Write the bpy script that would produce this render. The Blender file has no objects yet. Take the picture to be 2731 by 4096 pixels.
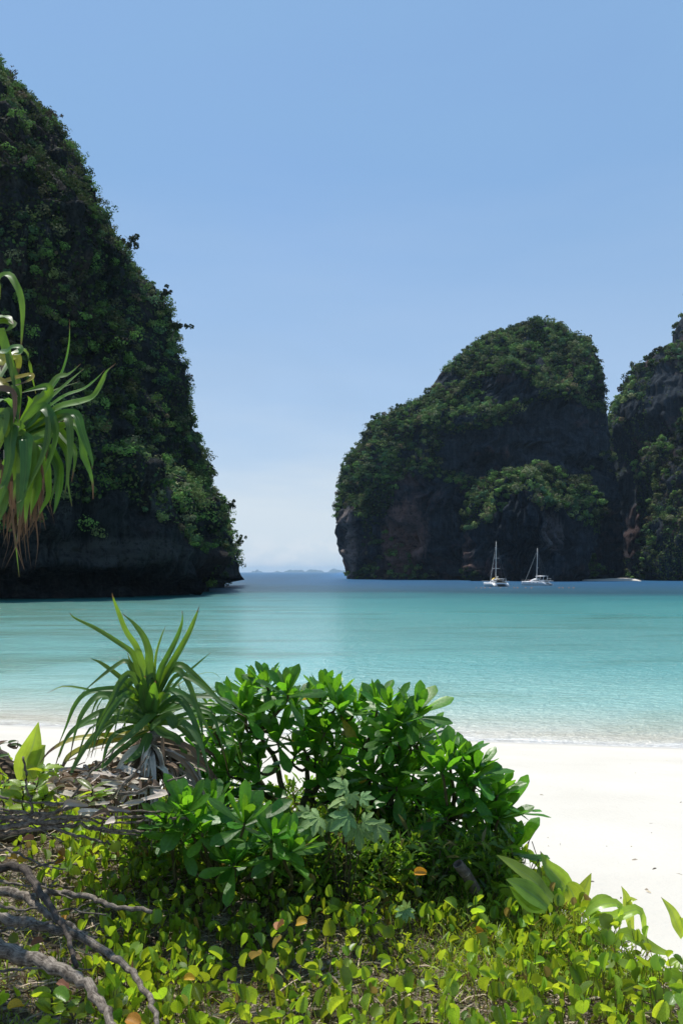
import bpy, math, random
import numpy as np
from mathutils import Vector, Matrix, Euler, Quaternion

random.seed(7)
rng = np.random.default_rng(7)
SC = bpy.context.scene
COL = SC.collection

# ------------------------------------------------------------------ camera, sky, sun, exposure
CAM_H = 5.0
SUN_EL, SUN_AZ = 67.0, -38.0          # azimuth from +Y towards +X
cam_d = bpy.data.cameras.new('camera')
cam = bpy.data.objects.new('camera', cam_d)
COL.objects.link(cam)
cam.location = (0, 0, CAM_H)
cam.rotation_euler = (math.radians(90), 0, 0)
cam_d.sensor_width = 36.0
cam_d.lens = 800.0 / 1024.0 * 36.0
cam_d.shift_y = (2289.0 - 2048.0) / 4096.0
cam_d.clip_start = 0.05
cam_d.clip_end = 80000
cam_d.dof.use_dof = True
cam_d.dof.focus_distance = 6.5
cam_d.dof.aperture_fstop = 9.0
SC.camera = cam

SC.render.engine = 'CYCLES'
SC.cycles.use_denoising = True
SC.cycles.max_bounces = 7
SC.cycles.transparent_max_bounces = 6
SC.cycles.diffuse_bounces = 3
SC.cycles.transmission_bounces = 4
SC.cycles.glossy_bounces = 3
SC.cycles.volume_bounces = 0
SC.cycles.sample_clamp_indirect = 4.0
SC.cycles.sample_clamp_direct = 12.0
SC.view_settings.view_transform = 'Standard'
SC.view_settings.look = 'None'
SC.view_settings.exposure = 0.25
SC.view_settings.gamma = 1.0
SC.view_settings.use_curve_mapping = False

world = bpy.data.worlds.new('World')
SC.world = world
world.use_nodes = True
wn = world.node_tree
wn.nodes.clear()


def N(nt, typ, **kw):
    n = nt.nodes.new(typ)
    for k, v in kw.items():
        if k == 'ins':
            for kk, vv in v.items():
                n.inputs[kk].default_value = vv
        else:
            setattr(n, k, v)
    return n


def ramp(nt, stops, interp='LINEAR'):
    n = nt.nodes.new('ShaderNodeValToRGB')
    cr = n.color_ramp
    cr.interpolation = interp
    while len(cr.elements) < len(stops):
        cr.elements.new(0.5)
    for e, (p, c) in zip(cr.elements, stops):
        e.position = p
        e.color = (c, c, c, 1) if isinstance(c, (int, float)) else (*c, 1)
    return n


def build_world():
    L = wn.links.new
    sky = N(wn, 'ShaderNodeTexSky', sky_type='NISHITA', sun_disc=False,
            sun_elevation=math.radians(SUN_EL), sun_rotation=math.radians(SUN_AZ % 360),
            altitude=0.0, air_density=1.0, dust_density=0.3, ozone_density=4.0)
    tc = N(wn, 'ShaderNodeTexCoord')
    sep = N(wn, 'ShaderNodeSeparateXYZ')
    L(tc.outputs['Generated'], sep.inputs[0])
    # thin veil of cloud low over the sea, soft streaks
    mp = N(wn, 'ShaderNodeMapping')
    mp.inputs['Scale'].default_value = (1.4, 1.4, 9.0)
    L(tc.outputs['Generated'], mp.inputs[0])
    nz = N(wn, 'ShaderNodeTexNoise', ins={'Scale': 2.2, 'Detail': 5.0, 'Roughness': 0.5})
    L(mp.outputs[0], nz.inputs['Vector'])
    ad = N(wn, 'ShaderNodeMath', operation='MULTIPLY_ADD', ins={1: 0.13, 2: -0.065})
    L(nz.outputs[0], ad.inputs[0])
    a2 = N(wn, 'ShaderNodeMath', operation='ADD')
    L(ad.outputs[0], a2.inputs[0]); L(sep.outputs[2], a2.inputs[1])
    r = ramp(wn, [(0.0, 0.85), (0.09, 0.85), (0.135, 0.5), (0.20, 0.25), (0.45, 0.0)])
    L(a2.outputs[0], r.inputs[0])
    # far cumulus heads close to the horizon
    mp2 = N(wn, 'ShaderNodeMapping')
    mp2.inputs['Scale'].default_value = (22, 22, 40)
    L(tc.outputs['Generated'], mp2.inputs[0])
    nz2 = N(wn, 'ShaderNodeTexNoise', ins={'Scale': 1.0, 'Detail': 6.0, 'Roughness': 0.6})
    L(mp2.outputs[0], nz2.inputs['Vector'])
    r2 = ramp(wn, [(0.47, 0.0), (0.58, 1.0)])
    L(nz2.outputs[0], r2.inputs[0])
    r3 = ramp(wn, [(0.0, 0.3), (0.012, 0.55), (0.03, 0.35), (0.05, 0.0)])
    L(sep.outputs[2], r3.inputs[0])
    m2 = N(wn, 'ShaderNodeMath', operation='MULTIPLY')
    L(r2.outputs[0], m2.inputs[0]); L(r3.outputs[0], m2.inputs[1])
    mx = N(wn, 'ShaderNodeMix', data_type='RGBA')
    L(r.outputs[0], mx.inputs[0]); L(sky.outputs[0], mx.inputs[6])
    mx.inputs[7].default_value = (4.75, 5.25, 5.6, 1)
    mx2 = N(wn, 'ShaderNodeMix', data_type='RGBA')
    L(m2.outputs[0], mx2.inputs[0]); L(mx.outputs[2], mx2.inputs[6])
    mx2.inputs[7].default_value = (5.7, 5.8, 5.9, 1)
    # high thin veil that evens out the blue
    veil = N(wn, 'ShaderNodeMix', data_type='RGBA')
    mpv = N(wn, 'ShaderNodeMapping'); mpv.inputs['Scale'].default_value = (2.0, 2.0, 4.5); mpv.inputs['Rotation'].default_value = (0.3, 0.2, 0.4)
    L(tc.outputs['Generated'], mpv.inputs[0])
    nv = N(wn, 'ShaderNodeTexNoise', ins={'Scale': 1.6, 'Detail': 6.0, 'Roughness': 0.55, 'Distortion': 0.6}); L(mpv.outputs[0], nv.inputs['Vector'])
    rv = N(wn, 'ShaderNodeMapRange', ins={1: 0.3, 2: 0.75, 3: 0.62, 4: 0.88}); L(nv.outputs[0], rv.inputs[0]); L(rv.outputs[0], veil.inputs[0])
    L(sky.outputs[0], veil.inputs[6]); veil.inputs[7].default_value = (1.70, 2.98, 4.85, 1)
    L(veil.outputs[2], mx.inputs[6])
    bg = N(wn, 'ShaderNodeBackground')
    bg.inputs['Strength'].default_value = 0.13
    L(mx2.outputs[2], bg.inputs[0])
    out = N(wn, 'ShaderNodeOutputWorld')
    L(bg.outputs[0], out.inputs[0])


build_world()

sun_d = bpy.data.lights.new('sun', 'SUN')
sun = bpy.data.objects.new('sun', sun_d)
COL.objects.link(sun)
sun_d.energy = 4.6
sun_d.angle = math.radians(0.5)
sun_d.color = (1.0, 0.955, 0.88)
sun.rotation_euler = (-math.radians(90 - SUN_EL), 0, -math.radians(SUN_AZ))

# ------------------------------------------------------------------ helpers
F = 3200.0


def P(sx, sy, Y):
    """point of the photograph (source pixels) at distance Y"""
    return Vector(((sx - 1365.5) / F * Y, Y, CAM_H + (2289.0 - sy) / F * Y))


def norm(v):
    return v / (np.linalg.norm(v, axis=-1, keepdims=True) + 1e-12)


def vnoise(p, seed=0):
    p = np.asarray(p, dtype=np.float64)
    i = np.floor(p).astype(np.int64)
    f = p - i
    f = f * f * (3 - 2 * f)

    def h(ix, iy, iz):
        n = (ix * 374761393 + iy * 668265263 + iz * 2147483647 + seed * 1274126177) & 0xffffffff
        n = ((n ^ (n >> 13)) * 1274126177) & 0xffffffff
        n = ((n ^ (n >> 16)) * 2246822519) & 0xffffffff
        n = n ^ (n >> 15)
        return (n & 0xffff) / 65535.0 * 2 - 1
    x0, y0, z0 = i[..., 0], i[..., 1], i[..., 2]
    fx, fy, fz = f[..., 0], f[..., 1], f[..., 2]
    r = 0
    for dx in (0, 1):
        wx = fx if dx else 1 - fx
        for dy in (0, 1):
            wy = fy if dy else 1 - fy
            for dz in (0, 1):
                wz = fz if dz else 1 - fz
                r = r + wx * wy * wz * h(x0 + dx, y0 + dy, z0 + dz)
    return r


def fbm(p, octaves=4, seed=0, gain=0.5):
    s, a, p = 0, 1.0, np.asarray(p, dtype=np.float64)
    for o in range(octaves):
        s = s + a * vnoise(p, seed + o * 17)
        p = p * 2.03 + 11.3
        a *= gain
    return s


def mesh_from(name, verts, faces, mat=None, uv=None, smooth=True, tint=None, mats=None, mi=None):
    """faces: (n,k) array of equal-size polygons, or a list of tuples"""
    me = bpy.data.meshes.new(name)
    verts = np.asarray(verts, dtype=np.float32).reshape(-1, 3)
    if isinstance(faces, np.ndarray):
        n, k = faces.shape
        me.vertices.add(len(verts))
        me.vertices.foreach_set('co', verts.ravel())
        me.loops.add(n * k)
        me.loops.foreach_set('vertex_index', faces.astype(np.int32).ravel())
        me.polygons.add(n)
        me.polygons.foreach_set('loop_start', np.arange(0, n * k, k, dtype=np.int32))
        me.polygons.foreach_set('loop_total', np.full(n, k, dtype=np.int32))
        me.update(calc_edges=True)
    else:
        me.from_pydata(verts.tolist(), [], faces)
        me.update()
    if smooth:
        me.polygons.foreach_set('use_smooth', np.ones(len(me.polygons), dtype=bool))
    if uv is not None:
        ul = me.uv_layers.new(name='UVMap')
        li = np.empty(len(me.loops), dtype=np.int32)
        me.loops.foreach_get('vertex_index', li)
        ul.data.foreach_set('uv', np.asarray(uv, dtype=np.float32)[li].ravel())
    if tint is not None:
        at = me.color_attributes.new('tint', 'FLOAT_COLOR', 'POINT')
        at.data.foreach_set('color', np.asarray(tint, dtype=np.float32).ravel())
    for m in (mats or ([mat] if mat else [])):
        me.materials.append(m)
    if mi is not None:
        me.polygons.foreach_set('material_index', np.asarray(mi, dtype=np.int32))
    return me


def link(name, me, parent=None, kind=None, label=None, cat=None, group=None, loc=None):
    o = bpy.data.objects.new(name, me)
    COL.objects.link(o)
    if parent is not None:
        o.parent = parent
    tag(o, label, cat, group, kind)
    if loc is not None:
        o.location = loc
    return o


def tag(o, label=None, cat=None, group=None, kind=None):
    if label: o['label'] = label
    if cat: o['category'] = cat
    if group: o['group'] = group
    if kind: o['kind'] = kind
    return o


def empty(name, loc, label, cat, group=None, rz=0.0):
    o = bpy.data.objects.new(name, None)
    COL.objects.link(o)
    o.location = loc
    o.rotation_euler = (0, 0, rz)
    o.empty_display_size = 0.2
    return tag(o, label, cat, group)


class Geo:
    """collects polygons for one mesh"""
    def __init__(s):
        s.v, s.f, s.uv = [], [], []

    def add(s, verts, faces, uv=None):
        b = len(s.v)
        s.v += [tuple(v) for v in verts]
        s.f += [tuple(b + i for i in f) for f in faces]
        s.uv += list(uv) if uv is not None else [(0.5, 0.5)] * len(verts)

    def box(s, c, size, rz=0.0, taper=1.0, ry=0.0):
        cx, cy, cz = c
        hx, hy, hz = size[0] / 2, size[1] / 2, size[2] / 2
        vs = []
        for z, t in ((-hz, 1), (hz, taper)):
            for x, y in ((-hx, -hy), (hx, -hy), (hx, hy), (-hx, hy)):
                v = Vector((x * t, y * t, z))
                v.rotate(Euler((0, ry, rz)))
                vs.append((cx + v.x, cy + v.y, cz + v.z))
        s.add(vs, [(0, 3, 2, 1), (4, 5, 6, 7), (0, 1, 5, 4), (1, 2, 6, 5), (2, 3, 7, 6), (3, 0, 4, 7)])

    def tube(s, pts, rad, n=7, wob=0.0, caps=True):
        pts = [Vector(p) for p in pts]
        m = len(pts)
        if isinstance(rad, (int, float)):
            rad = [rad] * m
        vs, uv = [], []
        up = Vector((0.13, 0.21, 1)).normalized()
        for i, p in enumerate(pts):
            t = (pts[min(i + 1, m - 1)] - pts[max(i - 1, 0)]).normalized()
            a = t.cross(up)
            if a.length < 0.1:
                a = t.cross(Vector((1, 0, 0)))
            a.normalize()
            b = t.cross(a)
            for k in range(n):
                an = 2 * math.pi * k / n
                r = rad[i] * (1 + (random.uniform(-wob, wob) if wob else 0))
                q = p + a * math.cos(an) * r + b * math.sin(an) * r
                vs.append(q)
                uv.append((k / n, i / max(1, m - 1)))
        fs = []
        for i in range(m - 1):
            for k in range(n):
                k2 = (k + 1) % n
                fs.append((i * n + k, i * n + k2, (i + 1) * n + k2, (i + 1) * n + k))
        if caps:
            fs.append(tuple(range(n - 1, -1, -1)))
            fs.append(tuple((m - 1) * n + k for k in range(n)))
        s.add(vs, fs, uv)

    def mesh(s, name, mat, smooth=False):
        return mesh_from(name, s.v, s.f, mat, uv=s.uv, smooth=smooth)

    def link(s, name, mat, parent=None, smooth=False, **kw):
        return link(name, s.mesh(name, mat, smooth), parent, **kw)


def spline(pts, n, jitter=0.0):
    """Catmull-Rom resample of control points"""
    pts = [Vector(p) for p in pts]
    if len(pts) == 2:
        return [pts[0].lerp(pts[1], i / (n - 1)) for i in range(n)]
    q = [pts[0] * 2 - pts[1]] + pts + [pts[-1] * 2 - pts[-2]]
    out = []
    m = len(pts) - 1
    for i in range(n):
        t = i / (n - 1) * m
        k = min(int(t), m - 1)
        u = t - k
        a, b, c, d = q[k:k + 4]
        v = 0.5 * ((2 * b) + (c - a) * u + (2 * a - 5 * b + 4 * c - d) * u * u + (3 * b - a - 3 * c + d) * u ** 3)
        if jitter and 0 < i < n - 1:
            v = v + Vector((random.gauss(0, jitter), random.gauss(0, jitter), random.gauss(0, jitter)))
        out.append(v)
    return out


# ------------------------------------------------------------------ materials
def new_mat(name):
    m = bpy.data.materials.new(name)
    m.use_nodes = True
    nt = m.node_tree
    nt.nodes.clear()
    out = nt.nodes.new('ShaderNodeOutputMaterial')
    return m, nt, out


def simple_mat(name, col, rough=0.5, spec=0.5, noise=0.0, nscale=8.0, metallic=0.0, coat=0.0, bump=0.0):
    m, nt, out = new_mat(name)
    L = nt.links.new
    b = N(nt, 'ShaderNodeBsdfPrincipled')
    b.inputs['Base Color'].default_value = (*col, 1)
    b.inputs['Roughness'].default_value = rough
    b.inputs['Specular IOR Level'].default_value = spec
    b.inputs['Metallic'].default_value = metallic
    b.inputs['Coat Weight'].default_value = coat
    if noise or bump:
        tc = N(nt, 'ShaderNodeTexCoord')
        nz = N(nt, 'ShaderNodeTexNoise', ins={'Scale': nscale, 'Detail': 5.0})
        L(tc.outputs['Object'], nz.inputs['Vector'])
        r = ramp(nt, [(0.25, tuple(c * (1 - noise) for c in col)), (0.75, tuple(min(1, c * (1 + noise)) for c in col))])
        L(nz.outputs[0], r.inputs[0]); L(r.outputs[0], b.inputs['Base Color'])
        if bump:
            bp = N(nt, 'ShaderNodeBump', ins={'Strength': bump, 'Distance': 0.01})
            L(nz.outputs[0], bp.inputs['Height']); L(bp.outputs[0], b.inputs['Normal'])
    L(b.outputs[0], out.inputs[0])
    return m


def leaf_mat(name, col, trans, rough=0.35, tr=0.45, coat=0.0, var=0.25, rib=None, ribw=0.05,
             tip=None, tip_from=0.9, per_island=False, spec=0.5, streak=0.0, alt=None, altp=0.1, hue=0.02):
    """col: reflected colour, trans: light that comes through the leaf"""
    m, nt, out = new_mat(name)
    L = nt.links.new
    b = N(nt, 'ShaderNodeBsdfPrincipled')
    b.inputs['Roughness'].default_value = rough
    b.inputs['Specular IOR Level'].default_value = spec
    b.inputs['Coat Weight'].default_value = coat
    b.inputs['Coat Roughness'].default_value = 0.18
    tb = N(nt, 'ShaderNodeBsdfTranslucent')
    if per_island:
        g = N(nt, 'ShaderNodeNewGeometry'); rnd = g.outputs['Random Per Island']
    else:
        g = N(nt, 'ShaderNodeObjectInfo'); rnd = g.outputs['Random']
    tc = N(nt, 'ShaderNodeTexCoord')
    uvs = N(nt, 'ShaderNodeSeparateXYZ')
    L(tc.outputs['UV'], uvs.inputs[0])
    nz = N(nt, 'ShaderNodeTexNoise', ins={'Scale': 14.0, 'Detail': 3.0})
    L(tc.outputs['Object'], nz.inputs['Vector'])

    def chain(c0, gain):
        hs = N(nt, 'ShaderNodeHueSaturation')
        hs.inputs['Color'].default_value = (*c0, 1)
        v = N(nt, 'ShaderNodeMapRange', ins={1: 0.0, 2: 1.0, 3: 1 - var * gain, 4: 1 + var * gain})
        L(rnd, v.inputs[0])
        L(v.outputs[0], hs.inputs['Value'])
        m7 = N(nt, 'ShaderNodeMath', operation='MULTIPLY', ins={1: 7.31}); L(rnd, m7.inputs[0])
        fr = N(nt, 'ShaderNodeMath', operation='FRACT'); L(m7.outputs[0], fr.inputs[0])
        h = N(nt, 'ShaderNodeMapRange', ins={1: 0.0, 2: 1.0, 3: 0.5 - hue, 4: 0.5 + hue})
        L(fr.outputs[0], h.inputs[0]); L(h.outputs[0], hs.inputs['Hue'])
        c = hs.outputs[0]
        mn = N(nt, 'ShaderNodeMix', data_type='RGBA', blend_type='MULTIPLY')
        rr = ramp(nt, [(0.3, 0.75), (0.7, 1.15)])
        L(nz.outputs[0], rr.inputs[0])
        mn.inputs[0].default_value = 1.0
        L(c, mn.inputs[6]); L(rr.outputs[0], mn.inputs[7])
        c = mn.outputs[2]
        if streak:
            wv = N(nt, 'ShaderNodeTexNoise', ins={'Scale': 1.0, 'Detail': 2.0})
            mp = N(nt, 'ShaderNodeMapping'); mp.inputs['Scale'].default_value = (34, 1.2, 1)
            L(tc.outputs['UV'], mp.inputs[0]); L(mp.outputs[0], wv.inputs['Vector'])
            r5 = ramp(nt, [(0.35, 1 - streak), (0.65, 1 + streak)])
            L(wv.outputs[0], r5.inputs[0])
            ms = N(nt, 'ShaderNodeMix', data_type='RGBA', blend_type='MULTIPLY'); ms.inputs[0].default_value = 1.0
            L(c, ms.inputs[6]); L(r5.outputs[0], ms.inputs[7]); c = ms.outputs[2]
        if alt:
            m3 = N(nt, 'ShaderNodeMath', operation='MULTIPLY', ins={1: 13.7}); L(rnd, m3.inputs[0])
            f3 = N(nt, 'ShaderNodeMath', operation='FRACT'); L(m3.outputs[0], f3.inputs[0])
            lt = N(nt, 'ShaderNodeMath', operation='LESS_THAN', ins={1: altp}); L(f3.outputs[0], lt.inputs[0])
            ma = N(nt, 'ShaderNodeMix', data_type='RGBA'); L(lt.outputs[0], ma.inputs[0]); L(c, ma.inputs[6])
            ma.inputs[7].default_value = (*alt, 1); c = ma.outputs[2]
        if rib:
            s1 = N(nt, 'ShaderNodeMath', operation='SUBTRACT', ins={1: 0.5}); L(uvs.outputs[0], s1.inputs[0])
            s2 = N(nt, 'ShaderNodeMath', operation='ABSOLUTE'); L(s1.outputs[0], s2.inputs[0])
            rr2 = ramp(nt, [(0.0, 0.8), (ribw, 0.0)])
            L(s2.outputs[0], rr2.inputs[0])
            mr = N(nt, 'ShaderNodeMix', data_type='RGBA'); L(rr2.outputs[0], mr.inputs[0]); L(c, mr.inputs[6])
            mr.inputs[7].default_value = (*rib, 1); c = mr.outputs[2]
        if tip:
            ad = N(nt, 'ShaderNodeMath', operation='MULTIPLY_ADD', ins={1: 0.12, 2: -0.06}); L(rnd, ad.inputs[0])
            a2 = N(nt, 'ShaderNodeMath', operation='ADD'); L(ad.outputs[0], a2.inputs[0]); L(uvs.outputs[1], a2.inputs[1])
            rt = ramp(nt, [(tip_from, 0.0), (min(1, tip_from + 0.06), 1.0)])
            L(a2.outputs[0], rt.inputs[0])
            mt = N(nt, 'ShaderNodeMix', data_type='RGBA'); L(rt.outputs[0], mt.inputs[0]); L(c, mt.inputs[6])
            mt.inputs[7].default_value = (*tip, 1); c = mt.outputs[2]
        return c
    L(chain(col, 1.0), b.inputs['Base Color'])
    L(chain(trans, 0.8), tb.inputs['Color'])
    mx = N(nt, 'ShaderNodeMixShader'); mx.inputs[0].default_value = tr
    L(b.outputs[0], mx.inputs[1]); L(tb.outputs[0], mx.inputs[2])
    bp = N(nt, 'ShaderNodeBump', ins={'Strength': 0.25, 'Distance': 0.004})
    L(nz.outputs[0], bp.inputs['Height']); L(bp.outputs[0], b.inputs['Normal'])
    L(mx.outputs[0], out.inputs[0])
    return m


def rock_mat(name, base, dark, red, scale=1.0, stains=()):
    m, nt, out = new_mat(name)
    L = nt.links.new
    tc = N(nt, 'ShaderNodeTexCoord')
    b = N(nt, 'ShaderNodeBsdfPrincipled')
    b.inputs['Roughness'].default_value = 0.95
    b.inputs['Specular IOR Level'].default_value = 0.1

    def nz(sx, sz, detail=7.0, rough=0.65, dist=0.0):
        mp = N(nt, 'ShaderNodeMapping'); mp.inputs['Scale'].default_value = (sx * scale, sx * scale, sz * scale)
        L(tc.outputs['Object'], mp.inputs[0])
        n = N(nt, 'ShaderNodeTexNoise', ins={'Scale': 1.0, 'Detail': detail, 'Roughness': rough, 'Distortion': dist})
        L(mp.outputs[0], n.inputs['Vector'])
        return n
    n1 = nz(0.55, 0.035)            # drip streaks
    n4 = nz(1.6, 0.09)              # fine flutes
    n2 = nz(0.05, 0.05, 4)          # large stains
    n3 = nz(0.9, 0.9, 8, 0.75)      # pits
    n5 = nz(0.07, 0.5, 6, 0.6, 0.5) # bedding cracks
    r1 = ramp(nt, [(0.34, dark), (0.52, tuple((a * .45 + c * .55) for a, c in zip(base, dark))), (0.66, base), (0.78, tuple(a * 2.0 for a in base))])
    av = N(nt, 'ShaderNodeMath', operation='MULTIPLY_ADD', ins={1: 0.55}); L(n1.outputs[0], av.inputs[0])
    hv = N(nt, 'ShaderNodeMath', operation='MULTIPLY', ins={1: 0.45}); L(n4.outputs[0], hv.inputs[0]); L(hv.outputs[0], av.inputs[2])
    L(av.outputs[0], r1.inputs[0])
    r2 = ramp(nt, [(0.53, 0.0), (0.62, 0.85)])
    L(n2.outputs[0], r2.inputs[0])
    mr = N(nt, 'ShaderNodeMix', data_type='RGBA'); mr.inputs[7].default_value = (*red, 1)
    ml = N(nt, 'ShaderNodeMath', operation='MULTIPLY')
    L(r2.outputs[0], ml.inputs[0]); L(n1.outputs[0], ml.inputs[1])
    L(ml.outputs[0], mr.inputs[0]); L(r1.outputs[0], mr.inputs[6])
    for (cx, cy, cz), (rx, ry, rz), col in stains:      # iron-stained and paler faces, with a lit edge painted in
        mps = N(nt, 'ShaderNodeMapping', vector_type='TEXTURE')
        mps.inputs['Location'].default_value = (cx, cy, cz); mps.inputs['Scale'].default_value = (rx, ry, rz)
        L(tc.outputs['Object'], mps.inputs[0])
        ln = N(nt, 'ShaderNodeVectorMath', operation='LENGTH'); L(mps.outputs[0], ln.inputs[0])
        sb_ = N(nt, 'ShaderNodeMath', operation='MULTIPLY_ADD', ins={1: -1.0, 2: 0.95}); L(ln.outputs['Value'], sb_.inputs[0])
        ad = N(nt, 'ShaderNodeMath', operation='MULTIPLY_ADD', ins={1: 3.2}); L(av.outputs[0], ad.inputs[0])
        a3 = N(nt, 'ShaderNodeMath', operation='MULTIPLY_ADD', ins={1: 1.6, 2: -1.6}); L(sb_.outputs[0], a3.inputs[0]); L(a3.outputs[0], ad.inputs[2])
        rs_ = ramp(nt, [(0.0, 0.0), (0.55, 1.0)]); L(ad.outputs[0], rs_.inputs[0])
        g8 = N(nt, 'ShaderNodeMath', operation='GREATER_THAN', ins={1: 0.0}); L(sb_.outputs[0], g8.inputs[0])
        m8 = N(nt, 'ShaderNodeMath', operation='MULTIPLY'); L(rs_.outputs[0], m8.inputs[0])
        sm = ramp(nt, [(0.0, 0.0), (0.35, 1.0)]); L(sb_.outputs[0], sm.inputs[0]); L(sm.outputs[0], m8.inputs[1])
        mz = N(nt, 'ShaderNodeMix', data_type='RGBA'); L(m8.outputs[0], mz.inputs[0]); L(mr.outputs[2], mz.inputs[6]); mz.inputs[7].default_value = (*col, 1)
        mr = mz
    # pits and bedding lines are darker
    rp = ramp(nt, [(0.38, 0.35), (0.5, 1.0)]); L(n3.outputs[0], rp.inputs[0])
    rb = ramp(nt, [(0.40, 0.75), (0.46, 1.0)]); L(n5.outputs[0], rb.inputs[0])
    m1 = N(nt, 'ShaderNodeMix', data_type='RGBA', blend_type='MULTIPLY'); m1.inputs[0].default_value = 1.0
    L(mr.outputs[2], m1.inputs[6]); L(rp.outputs[0], m1.inputs[7])
    m2 = N(nt, 'ShaderNodeMix', data_type='RGBA', blend_type='MULTIPLY'); m2.inputs[0].default_value = 1.0
    L(m1.outputs[2], m2.inputs[6]); L(rb.outputs[0], m2.inputs[7])
    L(m2.outputs[2], b.inputs['Base Color'])
    bp = N(nt, 'ShaderNodeBump', ins={'Strength': 1.0, 'Distance': 2.2})
    ma = N(nt, 'ShaderNodeMath', operation='ADD'); L(av.outputs[0], ma.inputs[0])
    mb = N(nt, 'ShaderNodeMath', operation='MULTIPLY', ins={1: 0.5}); L(n3.outputs[0], mb.inputs[0]); L(mb.outputs[0], ma.inputs[1])
    L(ma.outputs[0], bp.inputs['Height']); L(bp.outputs[0], b.inputs['Normal'])
    L(b.outputs[0], out.inputs[0])
    return m


def tint_leaf_mat(name, tr=0.25):
    """far foliage: colour from the crown it belongs to"""
    m, nt, out = new_mat(name)
    L = nt.links.new
    at = N(nt, 'ShaderNodeAttribute', attribute_name='tint')
    b = N(nt, 'ShaderNodeBsdfPrincipled')
    b.inputs['Roughness'].default_value = 0.8
    b.inputs['Specular IOR Level'].default_value = 0.08
    L(at.outputs['Color'], b.inputs['Base Color'])
    t = N(nt, 'ShaderNodeBsdfTranslucent')
    L(at.outputs['Color'], t.inputs[0])
    mx = N(nt, 'ShaderNodeMixShader'); mx.inputs[0].default_value = tr
    L(b.outputs[0], mx.inputs[1]); L(t.outputs[0], mx.inputs[2])
    L(mx.outputs[0], out.inputs[0])
    return m


def sand_mat():
    m, nt, out = new_mat('white_sand')
    L = nt.links.new
    tc = N(nt, 'ShaderNodeTexCoord')
    b = N(nt, 'ShaderNodeBsdfPrincipled'); b.inputs['Roughness'].default_value = 0.95
    b.inputs['Specular IOR Level'].default_value = 0.1
    n1 = N(nt, 'ShaderNodeTexNoise', ins={'Scale': 0.5, 'Detail': 6.0}); L(tc.outputs['Object'], n1.inputs['Vector'])
    n2 = N(nt, 'ShaderNodeTexNoise', ins={'Scale': 5.0, 'Detail': 8.0, 'Roughness': 0.7}); L(tc.outputs['Object'], n2.inputs['Vector'])
    r = ramp(nt, [(0.3, (0.53, 0.50, 0.44)), (0.7, (0.585, 0.557, 0.495))]); L(n1.outputs[0], r.inputs[0])
    # wet band by the waterline
    s = N(nt, 'ShaderNodeSeparateXYZ'); L(tc.outputs['Object'], s.inputs[0])
    ad = N(nt, 'ShaderNodeMath', operation='MULTIPLY_ADD', ins={1: 0.08, 2: -0.04}); L(n1.outputs[0], ad.inputs[0])
    a2 = N(nt, 'ShaderNodeMath', operation='ADD'); L(ad.outputs[0], a2.inputs[0]); L(s.outputs[2], a2.inputs[1])
    rw = ramp(nt, [(0.0, 1.0), (0.05, 0.9), (0.10, 0.0)]); L(a2.outputs[0], rw.inputs[0])
    mx = N(nt, 'ShaderNodeMix', data_type='RGBA'); L(rw.outputs[0], mx.inputs[0]); L(r.outputs[0], mx.inputs[6])
    mx.inputs[7].default_value = (0.47, 0.45, 0.405, 1)
    L(mx.outputs[2], b.inputs['Base Color'])
    rr = N(nt, 'ShaderNodeMapRange', ins={1: 0.0, 2: 1.0, 3: 0.95, 4: 0.55}); L(rw.outputs[0], rr.inputs[0]); L(rr.outputs[0], b.inputs['Roughness'])
    bp = N(nt, 'ShaderNodeBump', ins={'Strength': 0.55, 'Distance': 0.05}); L(n2.outputs[0], bp.inputs['Height'])
    L(bp.outputs[0], b.inputs['Normal'])
    L(b.outputs[0], out.inputs[0])
    return m


def dune_mat():
    m, nt, out = new_mat('sandy_litter')
    L = nt.links.new
    tc = N(nt, 'ShaderNodeTexCoord')
    b = N(nt, 'ShaderNodeBsdfPrincipled'); b.inputs['Roughness'].default_value = 0.95
    b.inputs['Specular IOR Level'].default_value = 0.1
    n1 = N(nt, 'ShaderNodeTexNoise', ins={'Scale': 26.0, 'Detail': 8.0, 'Roughness': 0.75}); L(tc.outputs['Object'], n1.inputs['Vector'])
    n2 = N(nt, 'ShaderNodeTexNoise', ins={'Scale': 3.0, 'Detail': 4.0}); L(tc.outputs['Object'], n2.inputs['Vector'])
    r = ramp(nt, [(0.36, (0.045, 0.032, 0.02)), (0.5, (0.16, 0.12, 0.085)), (0.62, (0.56, 0.50, 0.43))]); L(n1.outputs[0], r.inputs[0])
    r2 = ramp(nt, [(0.4, (0.10, 0.09, 0.05)), (0.6, (0.30, 0.25, 0.2))]); L(n2.outputs[0], r2.inputs[0])
    mx = N(nt, 'ShaderNodeMix', data_type='RGBA'); mx.inputs[0].default_value = 0.35
    L(r.outputs[0], mx.inputs[6]); L(r2.outputs[0], mx.inputs[7]); L(mx.outputs[2], b.inputs['Base Color'])
    bp = N(nt, 'ShaderNodeBump', ins={'Strength': 1.0, 'Distance': 0.02}); L(n1.outputs[0], bp.inputs['Height'])
    L(bp.outputs[0], b.inputs['Normal'])
    L(b.outputs[0], out.inputs[0])
    return m


SH_A, SH_B = 24.3, -0.165       # shoreline y = SH_A + SH_B * x (+ small waves)


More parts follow.
